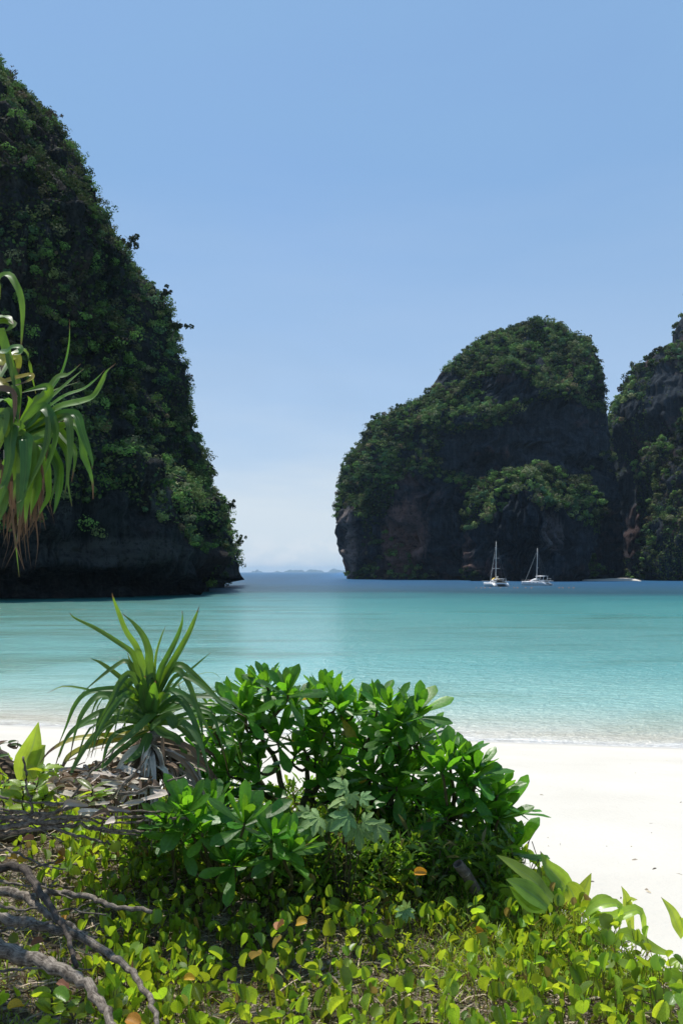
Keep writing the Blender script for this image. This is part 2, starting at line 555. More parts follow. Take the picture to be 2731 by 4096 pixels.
def sea_mat():
    m, nt, out = new_mat('sea_water')
    L = nt.links.new
    tc = N(nt, 'ShaderNodeTexCoord')
    s = N(nt, 'ShaderNodeSeparateXYZ'); L(tc.outputs['Object'], s.inputs[0])
    # distance from the shoreline
    mx_ = N(nt, 'ShaderNodeMath', operation='MULTIPLY_ADD', ins={1: -SH_B, 2: -SH_A}); L(s.outputs[0], mx_.inputs[0])
    # shoreline flattens far out to the sides: damp the x term
    d0 = N(nt, 'ShaderNodeMath', operation='ADD'); L(mx_.outputs[0], d0.inputs[0]); L(s.outputs[1], d0.inputs[1])
    mpw = N(nt, 'ShaderNodeMapping'); mpw.inputs['Scale'].default_value = (0.012, 0.03, 1)
    L(tc.outputs['Object'], mpw.inputs[0])
    nw = N(nt, 'ShaderNodeTexNoise', ins={'Scale': 1.0, 'Detail': 4.0, 'Roughness': 0.55}); L(mpw.outputs[0], nw.inputs['Vector'])
    # log scale: t = log(d+1)/log(9000)
    pw = N(nt, 'ShaderNodeMath', operation='MAXIMUM', ins={1: 0.0}); L(d0.outputs[0], pw.inputs[0])
    p1 = N(nt, 'ShaderNodeMath', operation='ADD', ins={1: 1.0}); L(pw.outputs[0], p1.inputs[0])
    lg = N(nt, 'ShaderNodeMath', operation='LOGARITHM', ins={1: 4000.0}); L(p1.outputs[0], lg.inputs[0])
    wob = N(nt, 'ShaderNodeMath', operation='MULTIPLY_ADD', ins={1: 0.09, 2: -0.045}); L(nw.outputs[0], wob.inputs[0])
    t = N(nt, 'ShaderNodeMath', operation='ADD'); L(lg.outputs[0], t.inputs[0]); L(wob.outputs[0], t.inputs[1])

    def tt(d): return math.log(d + 1) / math.log(4000)
    stops = [(0.0, (0.70, 0.67, 0.60)), (tt(1.5), (0.60, 0.59, 0.52)), (tt(4.0), (0.42, 0.52, 0.46)), (tt(8), (0.29, 0.50, 0.465)),
             (tt(20), (0.145, 0.37, 0.36)), (tt(45), (0.095, 0.275, 0.26)), (tt(85), (0.055, 0.235, 0.225)), (tt(130), (0.02, 0.16, 0.17)),
             (tt(190), (0.004, 0.055, 0.085)), (tt(400), (0.008, 0.075, 0.17)), (1.0, (0.012, 0.11, 0.27))]
    rc = ramp(nt, stops, 'LINEAR'); L(t.outputs[0], rc.inputs[0])
    # patches of weed and sand on the sea bed
    mps = N(nt, 'ShaderNodeMapping'); mps.inputs['Scale'].default_value = (0.05, 0.17, 1)
    L(tc.outputs['Object'], mps.inputs[0])
    ns = N(nt, 'ShaderNodeTexNoise', ins={'Scale': 1.0, 'Detail': 5.0, 'Roughness': 0.6, 'Distortion': 0.4}); L(mps.outputs[0], ns.inputs['Vector'])
    wb = N(nt, 'ShaderNodeMapRange', ins={1: -45.0, 2: 5.0, 3: -0.20, 4: 0.03}); L(s.outputs[0], wb.inputs[0])
    wa = N(nt, 'ShaderNodeMath', operation='ADD'); L(ns.outputs[0], wa.inputs[0]); L(wb.outputs[0], wa.inputs[1])
    rs = ramp(nt, [(0.32, (0.66, 0.64, 0.55)), (0.42, (0.88, 0.88, 0.84)), (0.5, (1, 1, 1)), (0.68, (1.10, 1.09, 1.08))]); L(wa.outputs[0], rs.inputs[0])
    mm = N(nt, 'ShaderNodeMix', data_type='RGBA', blend_type='MULTIPLY'); mm.inputs[0].default_value = 1.0
    L(rc.outputs[0], mm.inputs[6]); L(rs.outputs[0], mm.inputs[7])
    # foam along the swash
    nf = N(nt, 'ShaderNodeTexNoise', ins={'Scale': 0.8, 'Detail': 6.0, 'Roughness': 0.7})
    mpf = N(nt, 'ShaderNodeMapping'); mpf.inputs['Scale'].default_value = (0.6, 2.2, 1)
    L(tc.outputs['Object'], mpf.inputs[0]); L(mpf.outputs[0], nf.inputs['Vector'])
    fd = N(nt, 'ShaderNodeMath', operation='MULTIPLY_ADD', ins={1: 2.6, 2: -1.3}); L(nf.outputs[0], fd.inputs[0])
    fa = N(nt, 'ShaderNodeMath', operation='ADD'); L(fd.outputs[0], fa.inputs[0]); L(d0.outputs[0], fa.inputs[1])
    rf = N(nt, 'ShaderNodeMapRange', ins={1: 0.15, 2: 0.9, 3: 0.75, 4: 0.0}); L(fa.outputs[0], rf.inputs[0])
    mf = N(nt, 'ShaderNodeMix', data_type='RGBA'); L(rf.outputs[0], mf.inputs[0]); L(mm.outputs[2], mf.inputs[6])
    mf.inputs[7].default_value = (0.9, 0.9, 0.88, 1)
    b = N(nt, 'ShaderNodeBsdfPrincipled')
    L(mf.outputs[2], b.inputs['Base Color'])
    b.inputs['IOR'].default_value = 1.333
    rg = N(nt, 'ShaderNodeMapRange', ins={1: 5.0, 2: 220.0, 3: 0.2, 4: 0.42}); L(d0.outputs[0], rg.inputs[0])
    L(rg.outputs[0], b.inputs['Roughness'])
    # ripples: three sizes, longer along the shore
    hs = None
    for sc, st, w in (((1.5, 2.8, 1), 1.0, 1.0), ((4.5, 7.5, 1), 1.0, 0.42), ((0.33, 0.7, 1), 1.0, 1.2)):
        mp = N(nt, 'ShaderNodeMapping'); mp.inputs['Scale'].default_value = sc
        mp.inputs['Rotation'].default_value = (0, 0, 0.12)
        L(tc.outputs['Object'], mp.inputs[0])
        n = N(nt, 'ShaderNodeTexNoise', ins={'Scale': 1.0, 'Detail': 3.0, 'Roughness': 0.6}); L(mp.outputs[0], n.inputs['Vector'])
        mu = N(nt, 'ShaderNodeMath', operation='MULTIPLY', ins={1: w}); L(n.outputs[0], mu.inputs[0])
        if hs is None: hs = mu
        else:
            a = N(nt, 'ShaderNodeMath', operation='ADD'); L(hs.outputs[0], a.inputs[0]); L(mu.outputs[0], a.inputs[1]); hs = a
    bp = N(nt, 'ShaderNodeBump', ins={'Strength': 1.0, 'Distance': 0.30})
    L(hs.outputs[0], bp.inputs['Height']); L(bp.outputs[0], b.inputs['Normal'])
    # the last centimetres over the sand are clear
    tr = N(nt, 'ShaderNodeBsdfTransparent')
    ra = N(nt, 'ShaderNodeMapRange', ins={1: -0.3, 2: 0.5, 3: 0.0, 4: 1.0}); L(d0.outputs[0], ra.inputs[0])
    mo = N(nt, 'ShaderNodeMath', operation='MAXIMUM'); L(ra.outputs[0], mo.inputs[0]); L(rf.outputs[0], mo.inputs[1])
    ms = N(nt, 'ShaderNodeMixShader'); L(mo.outputs[0], ms.inputs[0]); L(tr.outputs[0], ms.inputs[1]); L(b.outputs[0], ms.inputs[2])
    L(ms.outputs[0], out.inputs[0])
    return m


def bark_mat(name, light, dark, scale=30):
    m, nt, out = new_mat(name)
    L = nt.links.new
    tc = N(nt, 'ShaderNodeTexCoord')
    b = N(nt, 'ShaderNodeBsdfPrincipled'); b.inputs['Roughness'].default_value = 0.85
    b.inputs['Specular IOR Level'].default_value = 0.25
    mp = N(nt, 'ShaderNodeMapping'); mp.inputs['Scale'].default_value = (14, 2.2, 1)
    L(tc.outputs['UV'], mp.inputs[0])
    n1 = N(nt, 'ShaderNodeTexNoise', ins={'Scale': 1.6, 'Detail': 6.0, 'Roughness': 0.7}); L(mp.outputs[0], n1.inputs['Vector'])
    n2 = N(nt, 'ShaderNodeTexNoise', ins={'Scale': scale, 'Detail': 6.0, 'Roughness': 0.7}); L(tc.outputs['Object'], n2.inputs['Vector'])
    ad = N(nt, 'ShaderNodeMath', operation='ADD'); L(n1.outputs[0], ad.inputs[0]); L(n2.outputs[0], ad.inputs[1])
    r = ramp(nt, [(0.42, dark), (0.62, light)])
    hf = N(nt, 'ShaderNodeMath', operation='MULTIPLY', ins={1: 0.5}); L(ad.outputs[0], hf.inputs[0])
    L(hf.outputs[0], r.inputs[0]); L(r.outputs[0], b.inputs['Base Color'])
    bp = N(nt, 'ShaderNodeBump', ins={'Strength': 0.9, 'Distance': 0.006}); L(ad.outputs[0], bp.inputs['Height']); L(bp.outputs[0], b.inputs['Normal'])
    L(b.outputs[0], out.inputs[0])
    return m


M_SAND = sand_mat()
M_DUNE = dune_mat()
M_SEA = sea_mat()
M_ROCK = rock_mat('limestone', (0.050, 0.060, 0.060), (0.004, 0.006, 0.007), (0.05, 0.034, 0.028), 1.0,
                 (((-37, 150, 20), (4, 30, 8), (0.085, 0.10, 0.10)), ((-52, 150, 68), (8, 40, 9), (0.06, 0.045, 0.038)), ((-38, 150, 9), (22, 40, 4), (0.055, 0.06, 0.058))))
M_ROCKF = rock_mat('far_limestone', (0.050, 0.064, 0.078), (0.005, 0.009, 0.014), (0.13, 0.068, 0.055), 0.5,
                  (((41, 530, 27), (20, 80, 34), (0.17, 0.10, 0.085)), ((2, 570, 22), (13, 60, 40), (0.17, 0.14, 0.13)),  # pinkish grey one puts the dome's lit left edge into the colour
                   ((66, 450, 14), (12, 40, 22), (0.13, 0.085, 0.075)), ((118, 450, 28), (10, 40, 16), (0.12, 0.115, 0.12))))
M_FAR = tint_leaf_mat('cliff_foliage', 0.22)
M_ISLE = simple_mat('wooded_island', (0.035, 0.055, 0.035), 0.9, 0.1, 0.4, 0.01)

# ------------------------------------------------------------------ sea, beach, dune
CREST = np.array([(-6, 6.3), (-2.3, 5.4), (0, 4.45), (0.65, 4.0), (0.85, 3.55), (1.02, 3.1), (1.2, 2.8), (1.6, 2.4), (2.6, 2.0), (8, 1.4)])


def crest_y(x):
    return np.interp(x, CREST[:, 0], CREST[:, 1])


def ground_z(x, y):
    x = np.asarray(x, float); y = np.asarray(y, float)
    sh = SH_A + SH_B * x
    d = y - sh
    zb = np.where(d < 0, 2.85 * np.clip(-d / (sh - 4.5), 0, 1.15), np.maximum(-0.09 * d, -5.0))
    p = np.stack([x, y, 0 * x], -1)
    zb = zb + 0.02 * fbm(p * 0.8, 3, 3) * np.clip(-d / 3, 0, 1)
    c = crest_y(x)
    t = np.clip((y - c + 0.1) / 1.1, 0, 1)
    t = t * t * (3 - 2 * t)
    zd = 3.53 + 0.05 * fbm(p * 1.7, 3, 9) + 0.05 * np.clip(-x, 0, 3)
    return zd * (1 - t) + zb * t


def grid_mesh(name, xs, ys, zf, mat):
    X, Y = np.meshgrid(xs, ys)
    Z = zf(X, Y)
    v = np.stack([X, Y, Z], -1).reshape(-1, 3)
    nx, ny = len(xs), len(ys)
    i = np.arange(nx - 1)[None, :] + np.arange(ny - 1)[:, None] * nx
    f = np.stack([i, i + 1, i + 1 + nx, i + nx], -1).reshape(-1, 4)
    return mesh_from(name, v, f, mat)


def spaced(a, b, n, pw=1.0):
    return a + (b - a) * np.linspace(0, 1, n) ** pw


bx = np.concatenate([-spaced(3, 160, 30, 2)[::-1][:-1], np.linspace(-3, 3, 90), spaced(3, 160, 30, 2)[1:]])
by = np.concatenate([np.linspace(-8, 1.5, 20)[:-1], np.linspace(1.5, 8, 110)[:-1], np.linspace(8, 34, 60)[:-1], spaced(34, 150, 20, 1.5)])
link('beach_sand', grid_mesh('beach_sand', bx, by, lambda x, y: ground_z(x, y), M_SAND), kind='structure',
     label='white sand beach sloping down to the turquoise bay')


def dune_z(x, y):
    c = crest_y(x) + 0.12 * fbm(np.stack([x, y, 0 * x], -1) * 2.5, 2, 31)
    t = np.clip((y - c) / 0.35, 0, 1)
    return ground_z(x, y) + 0.02 - 0.12 * t


link('dune_ground', grid_mesh('dune_ground', np.linspace(-6, 4, 150), np.linspace(-4, 6.2, 150), dune_z, M_DUNE),
     kind='structure', label='dune top of sand, dry stalks and leaf litter under the vines')

sx = np.concatenate([-spaced(40, 32000, 30, 3.5)[::-1][:-1], np.linspace(-40, 40, 40), spaced(40, 32000, 30, 3.5)[1:]])
sy = np.concatenate([np.linspace(14, 60, 40)[:-1], spaced(60, 32000, 60, 3.5)])
link('sea', grid_mesh('sea', sx, sy, lambda x, y: 0 * x, M_SEA), kind='structure',
     label='calm sea, pale turquoise at the beach and deep blue at the horizon')


# ------------------------------------------------------------------ limestone massifs
def dpx(lst):
    """outline points read off the photograph at 1568 px width -> source pixels"""
    k = 2731 / 1568.0
    return np.array([(a * k, b * k) for a, b in lst])


class Massif:
    def __init__(s, name, left, right, yc, B, top_y, nexp=2.4, base_cut=None, prof=None, leftx=None,
                 nz=170, nt=300, amp=(6, 2.5, 0.8), fs=0.03, seed=1, mat=None, label='', front_share=0.8, z0=-3.0, inl=None, inr=None, sig=1.5):
        L = dpx(left) if left is not None else None
        R = dpx(right) if right is not None else None
        s.name, s.yc = name, yc
        # z of the top, seen at the centre distance
        zt = CAM_H + (2289 - top_y * 2731 / 1568.0) * yc / F
        s.zt = zt
        t = np.linspace(0, 1, nz)
        zs = z0 + (zt - z0) * (1 - (1 - t) ** 1.35)
        nf = int(nt * front_share)
        th = np.concatenate([np.linspace(-math.pi, 0, nf, endpoint=False), np.linspace(0, math.pi, nt - nf, endpoint=False)])
        ct, st = np.cos(th), np.sin(th)
        ex = 2.0 / nexp
        ux = np.sign(ct) * np.abs(ct) ** ex
        uy = np.sign(st) * np.abs(st) ** ex
        V = np.zeros((nz, nt, 3))
        cx, a = None, None
        fit, keepd = [], []
        for j, z in enumerate(zs):
            tz = np.clip((z - 0) / zt, 0, 1)
            b = B * (prof(tz) if prof else (1 - tz ** 3) ** 0.5)
            b = max(b, 0.5)
            yy = yc + uy * b
            q = np.stack([ux * 60 + seed * 31, uy * 60, np.full(nt, z)], -1)
            # large buttresses, ledges and vertical flutes
            k = fs
            d = amp[0] * fbm(q * np.array([k, k, k * 0.6]), 2, seed)
            d = d + amp[1] * fbm(q * np.array([k * 4, k * 4, k * 1.6]), 3, seed + 5)
            d = d + amp[1] * 0.55 * np.abs(fbm(q * np.array([k * 9, k * 9, k * 0.9]), 2, seed + 31))
            d = d + amp[2] * fbm(q * np.array([k * 14, k * 14, k * 9]), 3, seed + 9)
            d = d + amp[1] * 0.6 * fbm(np.stack([ux * 3, uy * 3, np.full(nt, z * k * 5)], -1), 2, seed + 11)
            if base_cut:
                d = d - base_cut(z, np.array(ux), np.array(uy), q)
            d = d * min(1, max(0.15, (1 - tz) * 6))
            if cx is None:
                cx, a = (0.0, 60.0) if L is None or R is None else (((L[-1][0] + R[-1][0]) / 2 - 1365.5) * yc / F, 60.0)
            xr_s, xl_s = ux > 0.1, ux < -0.1
            for it in range(10):
                X = cx + ux * (a + d)
                Yv = yy + uy * d
                rr = X / Yv
                py = 2289 - (z - CAM_H) * F / Yv
                er = el = 0.0
                # the tightest point of the row touches the outline, the others stay inside it
                if R is not None:
                    xt = (np.interp(py, R[:, 1], R[:, 0]) - 1365.5) / F
                    er = float(np.min(((xt - rr) * Yv)[xr_s])) - (inr(z) if inr else 0)
                if L is not None:
                    xt = (np.interp(py, L[:, 1], L[:, 0]) - 1365.5) / F
                    el = -float(np.min(((rr - xt) * Yv)[xl_s])) + (inl(z) if inl else 0)
                    cx += (er + el) / 2; a += (er - el) / 2
                else:
                    cx += er / 2; a += er / 2
                    sft = (leftx - (cx - a)) / 2
                    cx += sft; a -= sft
                a = max(a, 0.3)
            fit.append((cx, a)); keepd.append((yy, d))
        fit = np.array(fit)
        ker = np.exp(-0.5 * (np.arange(-9, 10) / sig) ** 2); ker /= ker.sum()
        e1 = [(fit[:, c] - a if False else fit[:, c]) for c in (0, 1)]
        sm = []
        for c in e1:
            pad = np.concatenate([2 * c[0] - c[9:0:-1], c, 2 * c[-1] - c[-2:-11:-1]])
            med = np.array([np.median(pad[max(0, i - 2):i + 3]) for i in range(len(pad))])
            sm.append(np.convolve(med, ker, 'valid'))
        for j, z in enumerate(zs):
            yy, d = keepd[j]
            V[j, :, 0] = sm[0][j] + ux * (max(0.3, sm[1][j]) + d); V[j, :, 1] = yy + uy * d; V[j, :, 2] = z
        # small vertical roughness so that ledges are not level rings
        V[1:, :, 2] += amp[1] * 0.5 * fbm(V[1:] * fs * 3, 2, seed + 21) * np.clip((1 - np.linspace(0, 1, nz - 1)) * 8, 0, 1)[:, None]
        s.V = V
        s.nz, s.nt = nz, nt
        v = V.reshape(-1, 3)
        top = V[-1].mean(0) + np.array([0, 0, 0.5])
        i = np.arange(nz - 1)[:, None] * nt + np.arange(nt)[None, :]
        i2 = np.arange(nz - 1)[:, None] * nt + (np.arange(nt)[None, :] + 1) % nt
        f = np.stack([i, i2, i2 + nt, i + nt], -1).reshape(-1, 4)
        v = np.vstack([v, top[None]])
        tf = np.stack([(nz - 1) * nt + np.arange(nt), (nz - 1) * nt + (np.arange(nt) + 1) % nt, np.full(nt, nz * nt), np.full(nt, nz * nt)], -1)
        faces = [tuple(x) for x in f.tolist()] + [(a_, b_, c_) for a_, b_, c_, _ in tf.tolist()]
        s.v, s.f = v, f
        me = mesh_from(name, v, faces, mat)
        s.ob = link(name, me, kind='structure', label=label)

    def samples(s, n):
        v, f = s.v, s.f
        A, B, C, D = v[f[:, 0]], v[f[:, 1]], v[f[:, 2]], v[f[:, 3]]
        nr = np.cross(C - A, D - B)
        ar = np.linalg.norm(nr, axis=1) / 2
        nr = norm(nr)
        c = (A + B + C + D) / 4
        facing = (nr * norm(np.array([0, 0, CAM_H]) - c)).sum(1)
        w = ar * (facing > -0.35) * (c[:, 2] > 0)
        idx = rng.choice(len(f), n, p=w / w.sum())
        u = rng.random((n, 1)); vv = rng.random((n, 1))
        p = A[idx] * (1 - u) * (1 - vv) + B[idx] * u * (1 - vv) + C[idx] * u * vv + D[idx] * (1 - u) * vv
        return p, nr[idx]


def proj(p):
    return 1365.5 + p[:, 0] / p[:, 1] * F, 2289 - (p[:, 2] - CAM_H) / p[:, 1] * F


def bare_mask(p, zones):
    """zones: ellipses (cx, cy, rx, ry, strength) read at 1568 px width"""
    px, py = proj(p)
    k = 1568 / 2731.0
    px, py = px * k, py * k
    m = np.zeros(len(p))
    for cx, cy, rx, ry, st in zones:
        r = ((px - cx) / rx) ** 2 + ((py - cy) / ry) ** 2
        m += st * np.clip(1.3 - r, 0, 1)
    return m


def crowns(name, pts, radii, quads, qsize, tints, label, mat, squash=0.8):
    """many leafy crowns as one mass; each crown is several lobes of leaf-sized faces"""
    n = len(pts)
    V, T = [], []
    protos = []
    for k in range(10):
        nl = 6
        lob = rng.normal(0, 1, (nl, 3)); lob = norm(lob) * rng.uniform(0.25, 0.62, (nl, 1)); lob[:, 2] *= 0.75
        li = rng.integers(0, nl, quads)
        dirs = norm(rng.normal(0, 1, (quads, 3)) + np.array([0, -0.15, 0.35]))
        lr = rng.uniform(0.34, 0.52, nl)
        c = lob[li] + dirs * lr[li][:, None] * rng.uniform(0.75, 1.08, (quads, 1))
        nrm = norm(dirs + rng.normal(0, 0.26, (quads, 3)))
        protos.append((c, nrm))
    for i in range(n):
        c, nrm = protos[i % 10]
        an = rng.random() * 6.283
        ca, sa = math.cos(an), math.sin(an)
        R = np.array([[ca, -sa, 0], [sa, ca, 0], [0, 0, 1]])
        c = c @ R.T * radii[i] * np.array([1, 1, squash])
        nn = nrm @ R.T
        a = norm(np.cross(nn, rng.normal(0, 1, (quads, 3))))
        b = np.cross(nn, a)
        sz = qsize * rng.uniform(0.6, 1.25, (quads, 1))
        c = c + pts[i]
        q = np.stack([c - a * sz, c + b * sz * 0.8, c + a * sz, c - b * sz * 0.8], 1)
        V.append(q.reshape(-1, 3))
        tt = np.ones((quads * 4, 4)); tt[:, :3] = tints[i] * np.repeat(rng.uniform(0.75, 1.25, (quads, 1)), 4, 0)
        T.append(tt)
    V = np.vstack(V); T = np.vstack(T)
    f = np.arange(len(V)).reshape(-1, 4)
    me = mesh_from(name, V, f, mat, tint=T, smooth=False)
    return link(name, me, kind='stuff', label=label)


def crown_tints(p, seed=0):
    n = len(p)
    base = np.array([0.038, 0.066, 0.02])
    t = np.tile(base, (n, 1))
    r = rng.random(n)
    t[r < 0.25] = (0.062, 0.082, 0.028)
    t[(r >= 0.25) & (r < 0.40)] = (0.03, 0.062, 0.028)
    t[(r >= 0.40) & (r < 0.50)] = (0.07, 0.078, 0.04)
    t[(r >= 0.50) & (r < 0.53)] = (0.075, 0.062, 0.035)
    zone = 0.75 + 0.8 * fbm(p * 0.045, 2, 44)[:, None]  # noise puts lit clusters and dark areas into the crown colour
    t = t * np.clip(zone, 0.3, 1.6)
    t[(r >= 0.54) & (r < 0.72)] = (0.05, 0.095, 0.022)
    return t * 2.3 * rng.uniform(0.6, 1.35, (n, 1))


def forest(M, name, label, n, rmin, rmax, quads, qsize, zones, thr, seed, nzw=1.2, fscale=0.04, out=0.6, mat=None):
    p, nr = M.samples(n * 3)
    f1 = fbm(p * fscale * np.array([1, 1, 0.6]), 3, seed)
    f2 = fbm(p * fscale * 4, 2, seed + 3)
    score = 0.55 * f1 + 0.35 * f2 + nzw * nr[:, 2] - bare_mask(p, zones)
    keep = np.where(score > thr)[0][:n]
    p, nr = p[keep], nr[keep]
    r = rng.uniform(rmin, rmax, len(p)) * np.where(rng.random(len(p)) < 0.12, 1.4, 1.0)
    c = p + nr * r[:, None] * out + np.array([0, 0, 0.15]) * r[:, None]
    return crowns(name, c, r, quads, qsize, crown_tints(c), label, mat or M_FAR)


def notch_left(z, ux, uy, q):
    # sea-worn notch: roof a few metres up, ragged lip
    lip = 4.6 + 1.1 * vnoise(np.stack([ux * 14, uy * 14, 0 * ux], -1), 77) + 0.9 * vnoise(np.stack([ux * 50, uy * 50, 0 * ux], -1), 78)
    lip = lip - 2.2 * np.clip((ux - 0.93) / 0.07, 0, 1) + 0.8
    return 9.0 * np.clip((lip - z) / 0.7, 0, 1)


cliffL = Massif('limestone_cliff', None,
                [(-60, 20), (0, 152), (60, 208), (125, 262), (190, 372), (235, 458), (285, 556), (335, 645), (388, 676), (408, 760), (432, 850), (447, 920),
                 (458, 990), (485, 1060), (515, 1130), (532, 1172), (548, 1238), (552, 1290), (548, 1318), (528, 1340), (520, 1352), (514, 1366)],
                232, 96, 20, nexp=4.6, leftx=-210, prof=lambda t: 1.0 - 0.42 * t - 0.1 * t ** 3, nz=230, nt=420, amp=(9, 4.2, 1.0), fs=0.045, seed=3,
                base_cut=notch_left, mat=M_ROCK, front_share=0.88, inr=lambda z: 1.6 * min(1, max(0, (z - 6) / 8)),
                label='steep jungle-covered limestone cliff with an undercut base on the left')


def notch_small(z, ux, uy, q):
    return 5.0 * np.clip((3.6 + 1.5 * vnoise(np.stack([ux * 20, uy * 20, 0 * ux], -1), 7) - z) / 1.2, 0, 1)


dome = Massif('limestone_dome', [(1215, 743), (1150, 760), (1085, 785), (1035, 830), (985, 880), (955, 925), (920, 942), (868, 962), (830, 1000), (800, 1040),
                                 (782, 1075), (769, 1125), (767, 1160), (771, 1230), (785, 1290), (799, 1325), (806, 1332)],
              [(1225, 743), (1290, 750), (1350, 786), (1378, 815), (1390, 860), (1397, 905), (1403, 960), (1411, 1040), (1420, 1120), (1428, 1200), (1434, 1335)],
              604, 88, 745, nexp=2.3, prof=lambda t: (1 - t ** 2.6) ** 0.62 * (1.0 - 0.0 * t), nz=210, nt=420, amp=(17, 8, 2.2), fs=0.024, seed=12,
              base_cut=notch_small, mat=M_ROCKF, front_share=0.85, sig=0.7, inl=lambda z: 3.4 * min(1, max(0, (z - 45) / 15)), inr=lambda z: 2.6 * min(1, max(0, (z - 70) / 20)),
              label='huge rounded limestone dome with jungle on its shoulders across the bay')
butt = Massif('limestone_buttress', [(1235, 1080), (1180, 1092), (1130, 1105), (1095, 1120), (1078, 1150), (1070, 1200), (1062, 1260), (1058, 1335)],
              [(1245, 1080), (1275, 1086), (1310, 1102), (1350, 1112), (1374, 1130), (1386, 1160), (1372, 1230), (1345, 1335)],
              488, 46, 1080, nexp=2.6, prof=lambda t: (1 - t ** 3) ** 0.5, nz=110, nt=260, amp=(13, 6.5, 1.8), fs=0.035, seed=22,
              base_cut=notch_small, mat=M_ROCKF, label='lower limestone buttress standing before the rounded dome')
wallR = Massif('limestone_ridge', [(1540, 803), (1500, 818), (1462, 838), (1445, 872), (1420, 915), (1409, 945), (1395, 990), (1385, 1100), (1380, 1335)],
               [(1545, 803), (1600, 800), (1700, 840), (1800, 1000), (1850, 1335)],
               655, 80, 803, nexp=2.8, prof=lambda t: (1 - t ** 3) ** 0.5, nz=120, nt=260, amp=(11, 4, 1.3), fs=0.024, seed=32,
               base_cut=notch_small, mat=M_ROCKF, label='tall limestone ridge beyond the gully at the right edge')
spire = Massif('limestone_pinnacle', [(1600, 640), (1572, 712), (1550, 750), (1540, 790), (1530, 850), (1500, 1335)],
               [(1605, 640), (1650, 700), (1700, 800), (1760, 1335)],
               760, 60, 640, nexp=2.2, nz=80, nt=160, amp=(8, 3, 1), fs=0.024, seed=41, mat=M_ROCKF,
               label='farther limestone pinnacle rising above the ridge at the right edge')
mid = Massif('limestone_outcrop', [(1540, 1012), (1500, 1020), (1478, 1040), (1462, 1062), (1459, 1100), (1464, 1160), (1470, 1240), (1473, 1335)],
             [(1545, 1012), (1590, 1020), (1650, 1080), (1700, 1335)],
             535, 42, 1012, nexp=2.4, nz=90, nt=200, amp=(7, 3, 1.1), fs=0.03, seed=52, mat=M_ROCKF,
             label='rounded limestone outcrop with bushes on top below the tall ridge')
near = Massif('limestone_spur', [(1640, 900), (1568, 960), (1552, 1000), (1535, 1060), (1508, 1110), (1492, 1160), (1484, 1210), (1476, 1260), (1470, 1300), (1478, 1335)],
              [(1645, 900), (1750, 960), (1850, 1100), (1900, 1335)],
              485, 42, 900, nexp=2.5, nz=110, nt=240, amp=(8, 3.5, 1.2), fs=0.03, seed=62, mat=M_ROCKF, base_cut=notch_small,
              label='ivy-streaked limestone spur nearest the little sand cove')

ZL = [(60, 1330, 400, 110, 2.2), (20, 700, 60, 70, 1.0), (120, 1000, 90, 60, 0.9), (265, 1170, 45, 55, 1.3), (420, 1290, 120, 90, 1.2), (180, 1190, 200, 50, 0.9),
      (360, 1100, 60, 70, 0.8), (170, 470, 30, 60, 0.7), (35, 460, 40, 45, 0.8), (100, 760, 60, 40, 0.6), (230, 640, 25, 40, 0.5), (350, 1230, 60, 60, 1.0),
      (330, 850, 20, 60, 0.8), (540, 1330, 40, 25, 1.5)]
forest(cliffL, 'cliff_jungle', 'dense dark green jungle clinging to the tall cliff on the left', 5600, 0.8, 2.5, 92, 0.26, ZL, -0.72, 5, 0.9, 0.06)
ZD = [(1285, 990, 120, 70, 2.4), (1190, 1030, 130, 50, 2.0), (1160, 893, 74, 32, 1.9), (1010, 872, 60, 20, 1.4), (1085, 1045, 75, 55, 2.0), (1010, 1215, 70, 115, 2.4),
      (795, 1245, 38, 90, 2.2), (885, 1250, 90, 85, 1.0), (940, 1170, 50, 90, 1.5), (1330, 1060, 60, 60, 1.5), (1400, 1190, 50, 150, 2.0), (1397, 960, 14, 90, 1.2), (1080, 1260, 90, 90, 2.0), (1060, 960, 35, 14, 0.9), (960, 1010, 14, 40, 0.8)]
forest(dome, 'dome_jungle', 'green jungle covering the crown and shoulders of the rounded dome', 4600, 1.5, 3.9, 72, 0.52, ZD, -0.42, 8, 0.9, 0.022)
ZB = [(1230, 1270, 190, 80, 2.2), (1185, 1175, 45, 50, 1.2), (1260, 1200, 70, 45, 1.0), (1150, 1230, 60, 40, 0.8)]
forest(butt, 'buttress_jungle', 'bright bushes along the top of the lower buttress', 800, 1.8, 4.4, 110, 0.6, ZB, -0.28, 15, 0.9, 0.03)
ZR = [(1530, 900, 50, 70, 0.9), (1440, 1200, 30, 120, 1.4), (1450, 980, 20, 70, 0.6), (1530, 1290, 60, 60, 0.8)]
forest(wallR, 'ridge_jungle', 'patchy bushes on the tall ridge at the right edge', 1100, 1.8, 4.4, 80, 0.8, ZR, -0.25, 18, 0.9, 0.025)
forest(spire, 'pinnacle_scrub', 'dark scrub on the farther pinnacle', 300, 1.8, 4.0, 60, 0.9, [], -0.1, 19, 0.9, 0.03)
forest(mid, 'outcrop_jungle', 'bushes on top of the rounded outcrop', 450, 1.6, 4.0, 80, 0.75, [(1530, 1200, 80, 110, 0.7)], -0.4, 23, 0.9, 0.03)
forest(near, 'spur_jungle', 'creepers and bushes on the spur by the sand cove', 700, 1.4, 3.6, 90, 0.6, [(1540, 1290, 50, 50, 0.8)], -0.3, 25, 0.7, 0.035)

